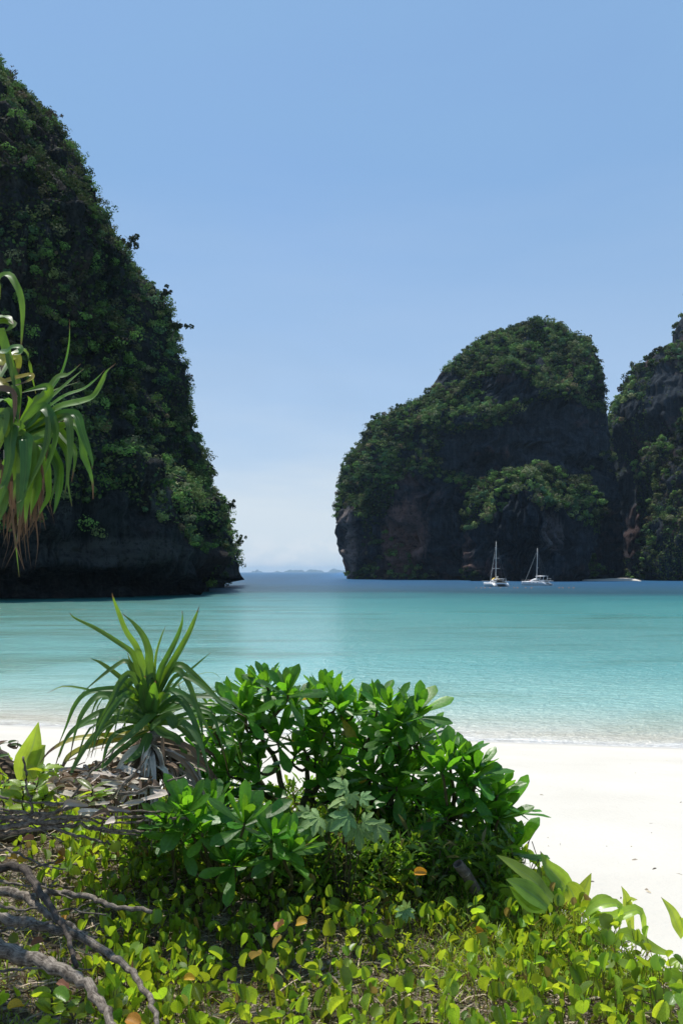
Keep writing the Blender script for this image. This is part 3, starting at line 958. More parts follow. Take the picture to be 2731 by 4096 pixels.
def scrub(M, name, label, n, size, zones, seed, cut=0.5):
    """low creepers and scrub hugging the rock between the trees"""
    p, nr = M.samples(n * 2)
    f = 0.5 * fbm(p * 0.06, 2, seed) + 0.5 * fbm(p * np.array([0.35, 0.35, 0.12]), 3, seed + 2) - bare_mask(p, zones) * 0.8
    k = np.where(f > -cut)[0][:n]
    p, nr = p[k], nr[k]
    n = len(p)
    nn = norm(nr + rng.normal(0, 0.5, (n, 3)) + np.array([0, 0, 0.5]))
    a = norm(np.cross(nn, rng.normal(0, 1, (n, 3)))); b = np.cross(nn, a)
    sz = size * rng.uniform(0.5, 1.4, (n, 1))
    c = p + nr * rng.uniform(0.0, 0.9, (n, 1)) * size * 1.5
    V = np.stack([c - a * sz, c + b * sz * 0.8, c + a * sz, c - b * sz * 0.8], 1).reshape(-1, 3)
    T = np.ones((n * 4, 4)); T[:, :3] = np.repeat(crown_tints(p) * 0.5, 4, 0)  # halved tint puts the shade between the crowns into the scrub colour
    return link(name, mesh_from(name, V, np.arange(n * 4).reshape(-1, 4), M_FAR, tint=T, smooth=False), kind='stuff', label=label)


scrub(cliffL, 'cliff_creepers', 'creepers and low scrub covering the tall cliff between its trees', 110000, 0.40, ZL, 91, 0.45)
scrub(dome, 'dome_creepers', 'creepers and low scrub on the rounded dome', 70000, 0.8, ZD, 92, 0.3)
scrub(butt, 'buttress_creepers', 'creepers hanging down the lower buttress', 16000, 0.7, ZB, 93, 0.2)
scrub(wallR, 'ridge_creepers', 'scrub on the tall ridge at the right edge', 22000, 0.8, ZR, 94, 0.1)
scrub(near, 'spur_creepers', 'creepers streaking down the spur by the sand cove', 20000, 0.6, [], 95, 0.15)
scrub(mid, 'outcrop_creepers', 'creepers on the rounded outcrop', 9000, 0.7, [], 96, 0.15)

# single trees that stand out against the sky on the cliff edges
M_TRUNK = bark_mat('pale_trunk', (0.16, 0.13, 0.10), (0.05, 0.04, 0.03), 3)


def sky_tree(px, py, Y, h, lean, label, quads=420, q=0.3, tone=(0.035, 0.05, 0.022)):
    base = P(px * 1.7417, py * 1.7417, Y)
    root = empty('cliff_tree', base, label, 'tree', 'single trees on the cliff edges')
    g = Geo()
    top = Vector((lean * h, 0, h * 0.65))
    g.tube(spline([Vector((-lean * h * 0.8, 0.5, -h * 0.55)), Vector((0, 0, 0)), top * 0.6, top], 8, 0.03 * h), [h * 0.05, h * 0.045, h * 0.04, h * 0.035, h * 0.03, h * 0.025, h * 0.02, h * 0.012], 6)
    for k in range(5):
        e = top + Vector((random.uniform(-.45, .45), random.uniform(-.4, .4), random.uniform(-.05, .4))) * h
        g.tube([top * random.uniform(0.4, 0.9), top.lerp(e, 0.6), e], [h * .02, h * .014, h * .008], 5)
    g.link('trunk', M_TRUNK, root, True)
    pts, V, T = [], [], []
    cl = [(np.array([top.x, 0, top.z]) + rng.normal(0, 1, 3) * np.array([.34, .3, .24]) * h) for _ in range(9)]
    li = rng.integers(0, 9, quads)
    d = norm(rng.normal(0, 1, (quads, 3)) + np.array([0, 0, .4]))
    c = np.array(cl)[li] + d * h * 0.17 * rng.uniform(.7, 1.1, (quads, 1))
    nn = norm(d + rng.normal(0, .5, (quads, 3)))
    a = norm(np.cross(nn, rng.normal(0, 1, (quads, 3)))); b = np.cross(nn, a)
    V = np.stack([c - a * q, c + b * q * .8, c + a * q, c - b * q * .8], 1).reshape(-1, 3)
    T = np.ones((quads * 4, 4)); T[:, :3] = np.array(tone) * np.repeat(rng.uniform(.7, 1.3, (quads, 1)), 4, 0)
    link('crown', mesh_from('crown', V, np.arange(len(V)).reshape(-1, 4), M_FAR, tint=T, smooth=False), root)
    return root


sky_tree(290, 577, 203, 4.0, 0.35, 'dark tree leaning out over the sky halfway down the tall cliff')
sky_tree(398, 764, 206, 3.6, 0.25, 'leafy tree jutting from the cliff edge below the sharp shoulder')
sky_tree(378, 692, 206, 3.0, 0.1, 'small dark tree standing on the sharp shoulder of the tall cliff', 260)
sky_tree(112, 276, 190, 2.4, 0.35, 'thin sparse tree on the upper edge of the tall cliff', 110, 0.22, (0.07, 0.06, 0.04))
sky_tree(541, 1252, 208, 2.4, 0.3, 'small tree jutting from the tip of the cliff above the sea', 240, 0.25, (0.05, 0.08, 0.025))
sky_tree(525, 1174, 208, 2.6, 0.15, 'rounded tree on the cliff edge above the jutting tip', 260, 0.28)
sky_tree(916, 952, 590, 7.5, 0.0, 'tree standing out on the left shoulder of the dome', 260, 0.7, (0.05, 0.09, 0.03))
sky_tree(870, 972, 590, 7.5, 0.0, 'round tree at the lower left step of the dome skyline', 260, 0.7)
sky_tree(1346, 796, 590, 6.5, 0.1, 'small tree at the upper right of the dome skyline', 220, 0.7)

# little sand cove between the dome and the spur
g = Geo()
cv = []
for k in range(25):
    u = k / 24
    cv.append((P((1350 + 126 * u) * 1.7417, 2289, 452), 0.12 + 1.25 * u ** 1.4))
vs, fs = [], []
for k, (p, h) in enumerate(cv):
    for (dy, z) in ((0, -0.3), (7, 0.45 * h), (16, h), (34, h + 0.3)):
        vs.append((p.x, 452 + dy, z))
for k in range(24):
    for r in range(3):
        fs.append((k * 4 + r, k * 4 + 4 + r, k * 4 + 5 + r, k * 4 + 1 + r))
link('sand_cove', mesh_from('sand_cove', vs, fs, M_SAND), kind='structure', label='little strip of sand between the dome and the spur')

# far islands on the horizon
def island(d_cx, half_d, hmax, Y, seed, label):
    cx = (d_cx * 1.7417 - 1365.5) / F * Y
    hw = half_d * 1.7417 / F * Y
    n, m = 60, 16
    v = []
    for i in range(n + 1):
        u = i / n * 2 - 1
        ridge = hmax * max(0.0, 1 - abs(u) ** 2.4) * (0.72 + 0.45 * float(fbm(np.array([u * 2.3, seed, 0.0]), 3, seed)))
        for j in range(m + 1):
            w = j / m * 2 - 1
            z = max(0.0, ridge) * (1 - w * w) - 1 * (abs(w) > .95)
            v.append((cx + u * hw, Y + w * hw * 0.4, z + 7.0 * float(vnoise(np.array([u * 15, w * 5, seed]), 4)) * (1 - w * w)))
    f = [(i * (m + 1) + j, (i + 1) * (m + 1) + j, (i + 1) * (m + 1) + j + 1, i * (m + 1) + j + 1) for i in range(n) for j in range(m)]
    link('distant_island', mesh_from('distant_island', v, f, M_ISLE), kind='structure', label=label)


# px heights: 3 px at source 9 px
island(590, 13, 122, 26000, 3, 'small far island near the left cliff tip on the horizon')
island(637, 11, 43, 26200, 4, 'lowest far island between the two cliffs on the horizon')
island(676, 26, 136, 26000, 5, 'widest far island in the middle of the horizon')
island(722, 24, 118, 26400, 6, 'double-humped far island right of the widest one')
island(775, 28, 118, 26600, 8, 'far island half hidden behind the dome')

# ------------------------------------------------------------------ haze
def haze():
    m, nt, out = new_mat('sea_haze')
    pv = N(nt, 'ShaderNodeVolumePrincipled')
    pv.inputs['Color'].default_value = (0.55, 0.78, 1.0, 1)
    pv.inputs['Density'].default_value = 0.000042
    pv.inputs['Anisotropy'].default_value = 0.0
    nt.links.new(pv.outputs[0], out.inputs['Volume'])
    g = Geo()
    g.box((0, 16400, 98), (65000, 33000, 212))
    g.link('haze', m, kind='stuff', label='thin bluish sea haze over the bay')


haze()

# ================================================================== boats
M_GEL = simple_mat('white_gelcoat', (0.72, 0.73, 0.74), 0.3, 0.5, 0.04, 2.0)
M_DECKG = simple_mat('grey_deck', (0.42, 0.42, 0.42), 0.7)
M_WIN = simple_mat('dark_window', (0.02, 0.025, 0.03), 0.12, 0.6)
M_ALU = simple_mat('mast_alloy', (0.62, 0.62, 0.60), 0.4, 0.5)
M_YEL = simple_mat('yellow_canvas', (0.75, 0.50, 0.06), 0.8, 0.2, 0.1, 3.0)
M_PINK = simple_mat('faded_red_canvas', (0.70, 0.32, 0.32), 0.8, 0.2, 0.1, 3.0)
M_TEAK = simple_mat('teak', (0.30, 0.20, 0.11), 0.7, 0.3, 0.2, 6.0)
M_WIRE = simple_mat('rigging_wire', (0.20, 0.20, 0.20), 0.5)
M_NET = simple_mat('trampoline_net', (0.25, 0.25, 0.26), 0.9)
M_DARKINT = simple_mat('shaded_cockpit', (0.10, 0.10, 0.10), 0.8)
M_BUOY = simple_mat('orange_float', (0.80, 0.30, 0.10), 0.5)


def hull_mesh(Lh, beam, h, g):
    """slender hull along x, bow forward, reverse-sloped stern with steps"""
    st = [(-.50, .46, .16, .10), (-.44, .62, .30, .0), (-.36, .80, .62, -.10), (-.28, .92, .95, -.16), (-.1, 1.0, 1.0, -.22), (.15, 1.0, 1.0, -.24), (.34, .72, 1.03, -.2),
          (.45, .34, 1.07, -.12), (.50, .04, 1.10, 0.0)]
    rows = []
    for x, w, zt, zb in st:
        hw = beam / 2 * w
        zt, zb = zt * h, zb * h
        rows.append([(x * Lh, -hw * .86, zt), (x * Lh, -hw, zt - .12 * h), (x * Lh, -hw * .85, zb + .35 * (zt - zb)), (x * Lh, 0, zb),
                     (x * Lh, hw * .85, zb + .35 * (zt - zb)), (x * Lh, hw, zt - .12 * h), (x * Lh, hw * .86, zt)])
    vs = [v for r in rows for v in r]
    n = 7
    fs = []
    for i in range(len(rows) - 1):
        for k in range(n):
            k2 = (k + 1) % n
            fs.append((i * n + k, (i + 1) * n + k, (i + 1) * n + k2, i * n + k2))
    fs.append(tuple(range(n))); fs.append(tuple((len(rows) - 1) * n + k for k in range(n - 1, -1, -1)))
    g.add(vs, fs)


def loft_cabin(g, x0, x1, w0, w1, z0, z1, rake=0.9, aft=0.2, n=9):
    """rounded coachroof: raked front, rounded sides"""
    secs = []
    for i in range(n):
        u = i / (n - 1)
        x = x0 + (x1 - x0) * u
        hgt = (z1 - z0) * (min(1.0, (1 - u) / 0.38) ** 0.6 if u > .62 else 1.0) * (0.9 + 0.1 * min(1, u * 5))
        hw = (w0 + (w1 - w0) * u) / 2
        secs.append([(x, -hw, z0), (x, -hw * .97, z0 + hgt * .55), (x, -hw * .82, z0 + hgt * .92), (x, 0, z0 + hgt * 1.04),
                     (x, hw * .82, z0 + hgt * .92), (x, hw * .97, z0 + hgt * .55), (x, hw, z0)])
    vs = [v for s_ in secs for v in s_]
    fs = [(i * 7 + k, (i + 1) * 7 + k, (i + 1) * 7 + k + 1, i * 7 + k + 1) for i in range(n - 1) for k in range(6)]
    fs.append(tuple(range(6, -1, -1))); fs.append(tuple((n - 1) * 7 + k for k in range(7)))
    g.add(vs, fs)


def catamaran(name_label, base, rz, Lh, beam, hull_h, mast_h, kind):
    root = empty('catamaran', base, name_label, 'catamaran', 'catamarans anchored in front of the dome', rz)
    off = beam / 2 - beam * 0.14
    hb = beam * 0.28
    for sgn in (-1, 1):
        g = Geo(); hull_mesh(Lh, hb, hull_h, g)
        h = g.link('hull', M_GEL, root, True, loc=(0, sgn * off, 0))
        for k in range(3):                          # portlights proud of the topsides
            for s2 in (-1, 1):
                gg = Geo()
                gg.box((-.12 * Lh + k * .14 * Lh, s2 * (hb / 2 + .012), hull_h * .70), (.55, .03, .16))
                gg.link('window', M_WIN, h)
        for k in range(3):
            gs = Geo()
            gs.box((-.47 * Lh + k * .032 * Lh, 0, hull_h * (.22 + k * .2)), (.42, hb * .55, .05))
            gs.link('boarding_step', M_DECKG, h)
        g = Geo()                                   # stanchions and lifelines
        xs = [-.36, -.2, -.02, .16, .34, .47]
        for x in xs:
            g.tube([(x * Lh, sgn * (off + hb * .4), hull_h * 1.0), (x * Lh, sgn * (off + hb * .4), hull_h + .62)], .018, 4)
        for z in (.35, .62):
            g.tube([(x * Lh, sgn * (off + hb * .4), hull_h + z) for x in xs], .012, 4)
        g.link('guard_rail', M_ALU, root)
        g = Geo(); g.box((-.40 * Lh, sgn * off, -.12), (.06 * Lh, .06, .5)); g.link('rudder', M_GEL, root)
    g = Geo()
    g.box((-.07 * Lh, 0, hull_h * .83), (.58 * Lh, 2 * off - hb * .3, hull_h * .34))
    g.link('bridge_deck', M_GEL, root)
    g = Geo(); g.box((.46 * Lh, 0, hull_h * .98), (.14, 2 * off, .16)); g.link('crossbeam', M_ALU, root)
    g = Geo(); g.box((.34 * Lh, 0, hull_h * .97), (.22 * Lh, 2 * off - hb * .5, .03)); g.link('trampoline', M_NET, root)
    g = Geo()
    cz = hull_h * 1.0
    loft_cabin(g, -.14 * Lh, .24 * Lh, beam * .62, beam * .44, cz, cz + hull_h * .78)
    cab = g.link('cabin', M_GEL, root, True)
    for sgn in (-1, 1):
        for k in range(3):
            g = Geo()
            x = -.09 * Lh + k * .075 * Lh
            hw = (beam * .62 + (beam * (.44 - .62)) * ((x + .14 * Lh) / (.38 * Lh))) / 2
            g.box((x, sgn * (hw * .985 + .01), cz + hull_h * .42), (.06 * Lh, .05, hull_h * .24))
            g.link('window', M_WIN, cab)
    for k in (-1, 0, 1):
        g = Geo()
        g.box((.203 * Lh, k * beam * .13, cz + hull_h * .50), (.05, beam * .11, hull_h * .26), ry=-.75)
        g.link('windscreen', M_WIN, cab)
    g = Geo(); g.box((-.146 * Lh, 0, cz + hull_h * .36), (.04, beam * .48, hull_h * .56)); g.link('shaded_cockpit_door', M_DARKINT, cab)  # dark panel, the cockpit's shade is put into its colour
    # cockpit
    g = Geo()
    g.box((-.25 * Lh, 0, cz + .12), (.18 * Lh, beam * .60, .08)); g.link('cockpit_floor', M_TEAK, root)
    for sgn in (-1, 1):
        g = Geo(); g.box((-.25 * Lh, sgn * beam * .27, cz + .32), (.17 * Lh, .5, .42)); g.link('bench', M_GEL, root)
    g = Geo(); g.box((-.342 * Lh, 0, cz + .05), (.10, 2 * off - hb * .2, .32)); g.link('transom_beam', M_TEAK, root)
    rz_ = cz + hull_h * (.96 if kind == 1 else 1.42)
    g = Geo()
    x0 = -.25 * Lh if kind == 1 else -.16 * Lh
    ln = .24 * Lh if kind == 1 else .34 * Lh
    vs = []
    for i in range(5):
        for j in range(5):
            u, v = i / 4 * 2 - 1, j / 4 * 2 - 1
            vs.append((x0 + u * ln / 2, v * beam * .33, rz_ + .12 * (1 - v * v) + .05 * (1 - u * u)))
    n0 = len(vs)
    vs += [(a, b, c - .07) for a, b, c in vs]
    fs = []
    for i in range(4):
        for j in range(4):
            a = i * 5 + j
            fs.append((a, a + 5, a + 6, a + 1)); fs.append((n0 + a, n0 + a + 1, n0 + a + 6, n0 + a + 5))
    for k in range(4):
        fs += [(k, k + 1, n0 + k + 1, n0 + k), (20 + k, n0 + 20 + k, n0 + 21 + k, 21 + k), (k * 5, n0 + k * 5, n0 + k * 5 + 5, k * 5 + 5), (k * 5 + 4, k * 5 + 9, n0 + k * 5 + 9, n0 + k * 5 + 4)]
    g.add(vs, fs)
    g.link('cockpit_roof', M_GEL, root, True)
    for sx_ in (-1, 1):
        for sy_ in (-1, 1):
            g = Geo()
            g.tube([(x0 + sx_ * ln * .30, sy_ * beam * .31, cz + .1), (x0 + sx_ * ln * .44, sy_ * beam * .29, rz_)], .09 if kind == 2 else .07, 6)
            g.link('roof_post', M_GEL, root)
    # mast and rig
    mx_ = .03 * Lh
    mz = cz + hull_h * .7
    g = Geo(); g.tube([(mx_, 0, mz), (mx_ - .2, 0, mast_h * .6), (mx_ - .34, 0, mast_h)], [.13, .12, .085], 8)
    mast = g.link('mast', M_ALU, root, True)
    for hz_, w in (((.40, 1.35), (.63, 1.05)) if kind == 1 else ((.47, .85),)):
        g = Geo()
        z = mast_h * hz_
        xx = mx_ - .2 * hz_ / .6
        g.tube([(xx - .25, -w, z), (xx, 0, z + .05), (xx - .25, w, z)], .055, 6)
        g.link('spreader', M_ALU, mast)
    g = Geo(); g.tube([(mx_ - .1, 0, mz + .75), (mx_ - .30 * Lh, .55 if kind == 1 else 0, mz + 1.05)], [.09, .07], 7); g.link('boom', M_ALU, root)
    g = Geo(); g.tube([(mx_ - .3, 0, mz + .95), (mx_ - .15 * Lh, .25 if kind == 1 else 0, mz + 1.12), (mx_ - .28 * Lh, .5 if kind == 1 else 0, mz + 1.15)], [.14, .19, .11], 8)
    g.link('furled_sail', simple_mat('sail_cover', (.10, .12, .2) if kind == 2 else (.45, .43, .40), .8), root, True)
    g = Geo()
    top = (mx_ - .32, 0, mast_h * .97)
    for e in ((.47 * Lh, 0, hull_h), (-.06 * Lh, off, hull_h), (-.06 * Lh, -off, hull_h), (-.33 * Lh, off, hull_h), (-.33 * Lh, -off, hull_h)):
        g.tube([top, e], .016, 4)
    g.link('rigging', M_WIRE, root)
    g = Geo(); g.tube([(.46 * Lh, 0, hull_h * 1.1), (.25 * Lh, 0, mast_h * .48), (mx_ + .1, 0, mast_h * .88)], [.05, .06, .04], 6); g.link('furled_jib', M_ALU, root)
    g = Geo(); g.tube([(mx_ - .34, 0, mast_h), (mx_ - .34, 0, mast_h + .7)], .02, 4); g.link('masthead_aerial', M_WIRE, mast)
    if kind == 1:
        for sgn in (-1, 1):
            g = Geo()
            vs, fs = [], []
            for i in range(7):
                u = i / 6
                y = sgn * beam * (.04 + .17 * u)
                vs += [(-.02 * Lh, y, cz + hull_h * (1.28 - .5 * u * u)), (.10 * Lh, y, cz + hull_h * (1.22 - .55 * u * u)), (-.02 * Lh, y, cz + hull_h * (1.22 - .5 * u * u)), (.10 * Lh, y, cz + hull_h * (1.16 - .55 * u * u))]
            for i in range(6):
                a = i * 4
                fs += [(a, a + 1, a + 5, a + 4), (a + 2, a + 6, a + 7, a + 3), (a, a + 4, a + 6, a + 2), (a + 1, a + 3, a + 7, a + 5)]
            g.add(vs, fs)
            g.link('awning', M_YEL, root)
    else:
        g = Geo()
        g.tube([(-.40 * Lh, -beam * .34, cz + .1), (-.43 * Lh, -beam * .3, cz + 1.2), (-.43 * Lh, beam * .3, cz + 1.2), (-.40 * Lh, beam * .34, cz + .1)], .05, 6)
        g.link('davit_arch', M_ALU, root)
    return root


C1 = P(1983, 2346, 282); C1.z = 0
C2 = P(2148, 2341, 306); C2.z = 0
cat1 = catamaran('white catamaran seen from astern with yellow awnings and two spreaders on its mast', C1, math.radians(90 + 14), 11.0, 6.4, 1.35, 15.8, 1)
cat2 = catamaran('white catamaran with bow to the left, arched hardtop and one spreader on its mast', C2, math.radians(90 + 52), 11.0, 5.8, 1.45, 14.2, 2)


def local(root, v):
    m = Matrix.Rotation(root.rotation_euler.z, 4, 'Z')
    return root.location + (m @ Vector(v))


# dinghies hung at the sterns
def dinghy(root, loc, rz, label, mat, L_=2.6):
    o = empty('dinghy', local(root, loc), label, 'dinghy', None, rz)
    g = Geo()
    for s_ in (-1, 1):
        g.tube(spline([(-L_ / 2, s_ * .5, 0), (L_ * .1, s_ * .55, 0.02), (L_ * .38, s_ * .38, .10), (L_ / 2, 0.0, .2)], 8), .19, 8)
    g.link('tube', mat, o, True)
    g = Geo(); g.box((-.1, 0, -.08), (L_ * .85, .75, .08)); g.link('floor', M_DECKG, o)
    g = Geo(); g.box((-L_ / 2 - .1, 0, .15), (.25, .3, .6)); g.link('outboard_motor', M_WIN, o)
    return o


dinghy(cat2, (-.47 * 11, 0, 1.62), cat2.rotation_euler.z + math.pi / 2, 'grey inflatable dinghy hanging at the stern of the right catamaran', simple_mat('grey_rubber', (.35, .35, .36), .6))
# covered kayak on the foredeck of the right-hand boat
o = empty('kayak', local(cat2, (.25 * 11, -1.6, 1.62)), 'faded red canvas bundle lying on the foredeck of the right catamaran', 'kayak', None, cat2.rotation_euler.z)
g = Geo(); g.tube(spline([(-1.4, 0, .06), (-.6, 0, .2), (.4, 0, .2), (1.3, 0, .1)], 10), [.05, .2, .3, .34, .36, .36, .34, .28, .18, .05], 10)
g.link('cover', M_PINK, o, True)
g = Geo(); g.tube([(-.5, -.36, .2), (-.5, 0, .56), (-.5, .36, .2)], .03, 5); g.link('strap', M_WIRE, o)

# swimming-zone floats in a row
bu = None
ORD = 'first second third fourth fifth sixth seventh eighth ninth tenth eleventh twelfth thirteenth fourteenth'.split()
for i, (cx_, cy_) in enumerate([(15, 797), (92, 797), (150, 797), (232, 793), (395, 782), (490, 795), (608, 790), (660, 790), (788, 790), (880, 790), (1315, 789), (1370, 790), (1465, 793), (1540, 793)]):
    p = P(1900 + cx_ / 3.92, 2352, 253); p.z = 0.05
    if bu is None:
        g = Geo()
        g.tube([(-.3, 0, 0), (-.22, 0, 0), (0, 0, 0), (.22, 0, 0), (.3, 0, 0)], [.03, .10, .12, .10, .03], 8)
        bme = g.mesh('float', M_BUOY, True)
    bu = link('float', bme, label=('leftmost' if i == 0 else 'rightmost' if i == 13 else ORD[i] + ' from the left') + ' of the fourteen small orange floats on the water', cat='float', group='orange floats in a line in front of the boats', loc=p)
    bu.rotation_euler = (0, 0, random.uniform(0, 3))

# ================================================================== foreground materials
M_NAU = leaf_mat('naupaka_leaf', (0.05, 0.155, 0.018), (0.24, 0.60, 0.02), rough=0.40, spec=0.45, tr=0.42, coat=0.04, var=0.3, rib=(0.14, 0.30, 0.05), ribw=0.045, hue=0.012)
M_NAU_OLD = leaf_mat('yellowing_leaf', (0.30, 0.24, 0.03), (0.55, 0.40, 0.03), rough=0.4, tr=0.4, var=0.2)
M_VINE = leaf_mat('vine_leaf', (0.165, 0.28, 0.035), (0.58, 0.76, 0.03), rough=0.38, tr=0.46, coat=0.1, var=0.5, rib=(0.22, 0.34, 0.08), ribw=0.03, hue=0.022, alt=(0.42, 0.40, 0.03), altp=0.05)
M_PAN = leaf_mat('pandanus_leaf', (0.05, 0.125, 0.03), (0.22, 0.42, 0.02), rough=0.5, tr=0.38, coat=0.03, var=0.3, rib=(0.16, 0.27, 0.05), ribw=0.04,
                 tip=(0.16, 0.09, 0.04), tip_from=0.90, streak=0.15, hue=0.015)
M_PANY = leaf_mat('yellow_pandanus_leaf', (0.30, 0.27, 0.04), (0.50, 0.42, 0.03), rough=0.4, tr=0.35, var=0.2, tip=(0.12, 0.07, 0.04), tip_from=0.75, streak=0.2)
M_PAND = leaf_mat('dry_pandanus_leaf', (0.17, 0.115, 0.07), (0.17, 0.10, 0.045), rough=0.8, tr=0.15, var=0.45, streak=0.3, hue=0.01)
M_DRYW = leaf_mat('bleached_leaf', (0.52, 0.46, 0.38), (0.4, 0.33, 0.2), rough=0.85, tr=0.12, var=0.4, streak=0.3)
M_LILY = leaf_mat('lily_leaf', (0.24, 0.38, 0.06), (0.72, 0.88, 0.07), rough=0.35, tr=0.58, coat=0.15, var=0.2, rib=(0.3, 0.42, 0.12), ribw=0.06, tip=(0.35, 0.2, 0.07), tip_from=0.95, streak=0.12)
M_SILV = leaf_mat('silvery_leaf', (0.17, 0.30, 0.10), (0.34, 0.52, 0.10), rough=0.75, tr=0.28, var=0.15, rib=(0.34, 0.42, 0.28), ribw=0.03)
M_UNDER = leaf_mat('undergrowth_leaf', (0.08, 0.16, 0.02), (0.32, 0.55, 0.03), rough=0.45, tr=0.4, var=0.5, per_island=True, alt=(0.16, 0.15, 0.05), altp=0.12, hue=0.02)
M_VINES = leaf_mat('vine_leaf_small', (0.165, 0.275, 0.035), (0.54, 0.73, 0.03), rough=0.4, tr=0.45, var=0.45, per_island=True, alt=(0.34, 0.24, 0.06), altp=0.03, hue=0.02)
M_STRAW = leaf_mat('dry_grass', (0.45, 0.37, 0.26), (0.35, 0.28, 0.14), rough=0.9, tr=0.1, var=0.6, per_island=True, alt=(0.09, 0.055, 0.03), altp=0.4)
M_GRASS = leaf_mat('feathery_grass', (0.24, 0.34, 0.04), (0.55, 0.68, 0.03), rough=0.5, tr=0.4, var=0.45, per_island=True, alt=(0.25, 0.16, 0.05), altp=0.1)
M_ORANGE = leaf_mat('fallen_orange_leaf', (0.50, 0.27, 0.02), (0.65, 0.36, 0.02), rough=0.5, tr=0.35, var=0.3)
M_BROWN = leaf_mat('fallen_brown_leaf', (0.33, 0.16, 0.07), (0.35, 0.16, 0.05), rough=0.7, tr=0.2, var=0.3)
M_WOOD = bark_mat('weathered_wood', (0.42, 0.36, 0.29), (0.05, 0.038, 0.028), 45)
M_WOODD = bark_mat('dark_and_shaded_wood', (0.16, 0.13, 0.105), (0.03, 0.024, 0.02), 45)  # for the shaded limbs, shade is put into this dark colour
M_STEM = bark_mat('green_brown_stem', (0.16, 0.15, 0.07), (0.045, 0.04, 0.02), 40)
M_PTRUNK = bark_mat('pandanus_trunk', (0.30, 0.25, 0.20), (0.07, 0.055, 0.045), 25)
M_VSTEM = simple_mat('vine_stem', (0.16, 0.13, 0.05), 0.7, 0.3, 0.3, 20.0)


# ------------------------------------------------------------------ leaves
def blade(outline, n, L_, W, fold=0.25, bend=0.3, curl=0.0, cols=2, wave=0.0):
    """flat leaf along +Y, face up +Z. outline(v)->half width 0..1"""
    vs, uv, fs = [], [], []
    nc = cols * 2 + 1
    for i in range(n):
        v = i / (n - 1)
        y = L_ * v
        z = -bend * L_ * v * v
        hw = W / 2 * outline(v)
        for j in range(nc):
            u = j / (nc - 1) * 2 - 1
            x = u * hw
            zz = z + fold * abs(u) * hw + curl * hw * (u * u) * -1 + wave * math.sin(v * 9 + (u > 0) * 1.7) * abs(u) * hw
            vs.append((x, y * (1 - 0.02 * abs(u)), zz))
            uv.append((u / 2 + .5, v))
    for i in range(n - 1):
        for j in range(nc - 1):
            a = i * nc + j
            fs.append((a, a + 1, a + nc + 1, a + nc))
    return vs, fs, uv


def obovate(v):
    w = 0.16 + 0.84 * (math.sin(min(1.0, v / 0.78) * math.pi / 2) ** 1.7)
    return w * max(0.0, 1 - max(0.0, (v - 0.72) / 0.285) ** 2.6) ** 0.5


NAU = []
for k in range(7):
    vs, fs, uv = blade(obovate, 9, 1.0, random.uniform(.27, .36), fold=random.uniform(.15, .45), bend=random.uniform(-.12, .28), curl=random.uniform(0, .3), wave=random.uniform(0, .12))
    NAU.append(mesh_from('leaf', vs, fs, M_NAU, uv=uv))
NAUY = mesh_from('leaf', NAU[0] and [v.co[:] for v in NAU[0].vertices], [tuple(p.vertices) for p in NAU[0].polygons], M_NAU_OLD, uv=uv)


def orient(loc, direction, up, scale, roll=0.0):
    """matrix taking +Y to direction and +Z near up"""
    y = direction.normalized()
    x = y.cross(up)
    if x.length < 1e-3: x = y.cross(Vector((1, 0.2, 0)))
    x.normalize()
    z = x.cross(y)
    m = Matrix((x, y, z)).transposed().to_4x4()
    m = m @ Matrix.Rotation(roll, 4, 'Y')
    if not isinstance(scale, (tuple, list)): scale = (scale,) * 3
    return Matrix.Translation(loc) @ m @ Matrix.Diagonal((*scale, 1))


def put(name, me, parent, mw):
    o = bpy.data.objects.new(name, me)
    COL.objects.link(o)
    o.parent = parent
    o.matrix_local = Matrix.Translation(-parent.location) @ mw if parent else mw
    return o


def rosette(parent, c, axis, nleaf, L_, leaves, spread=1.0):
    ga = 2.39996
    ph = random.random() * 6.28
    ax = axis.normalized()
    t1 = ax.cross(Vector((0.3, 1, 0.1))).normalized()
    t2 = ax.cross(t1)
    for k in range(nleaf):
        f = k / nleaf
        an = ph + ga * k
        inc = math.radians(8 + 92 * f ** 1.25) * spread + random.gauss(0, .1)
        rad = t1 * math.cos(an) + t2 * math.sin(an)
        d = ax * math.cos(inc) + rad * math.sin(inc)
        up = ax * math.sin(inc) - rad * math.cos(inc)
        ln = L_ * (0.55 + 0.5 * min(1, f * 2.2)) * random.uniform(.82, 1.15)
        base = c - ax * (0.028 * f)
        if f > .75: d = (d + Vector((0, 0, -.35))).normalized()
        leaves.append(orient(base, d, up, (ln * random.uniform(.9, 1.15), ln, ln), random.gauss(0, .2)))


def scr6(x, y): return 800 + x * .893, 2550 + y * .893


def inside(poly, x, y):
    r = False
    j = len(poly) - 1
    for i in range(len(poly)):
        xi, yi = poly[i]; xj, yj = poly[j]
        if (yi > y) != (yj > y) and x < (xj - xi) * (y - yi) / (yj - yi) + xi:
            r = not r
        j = i
    return r


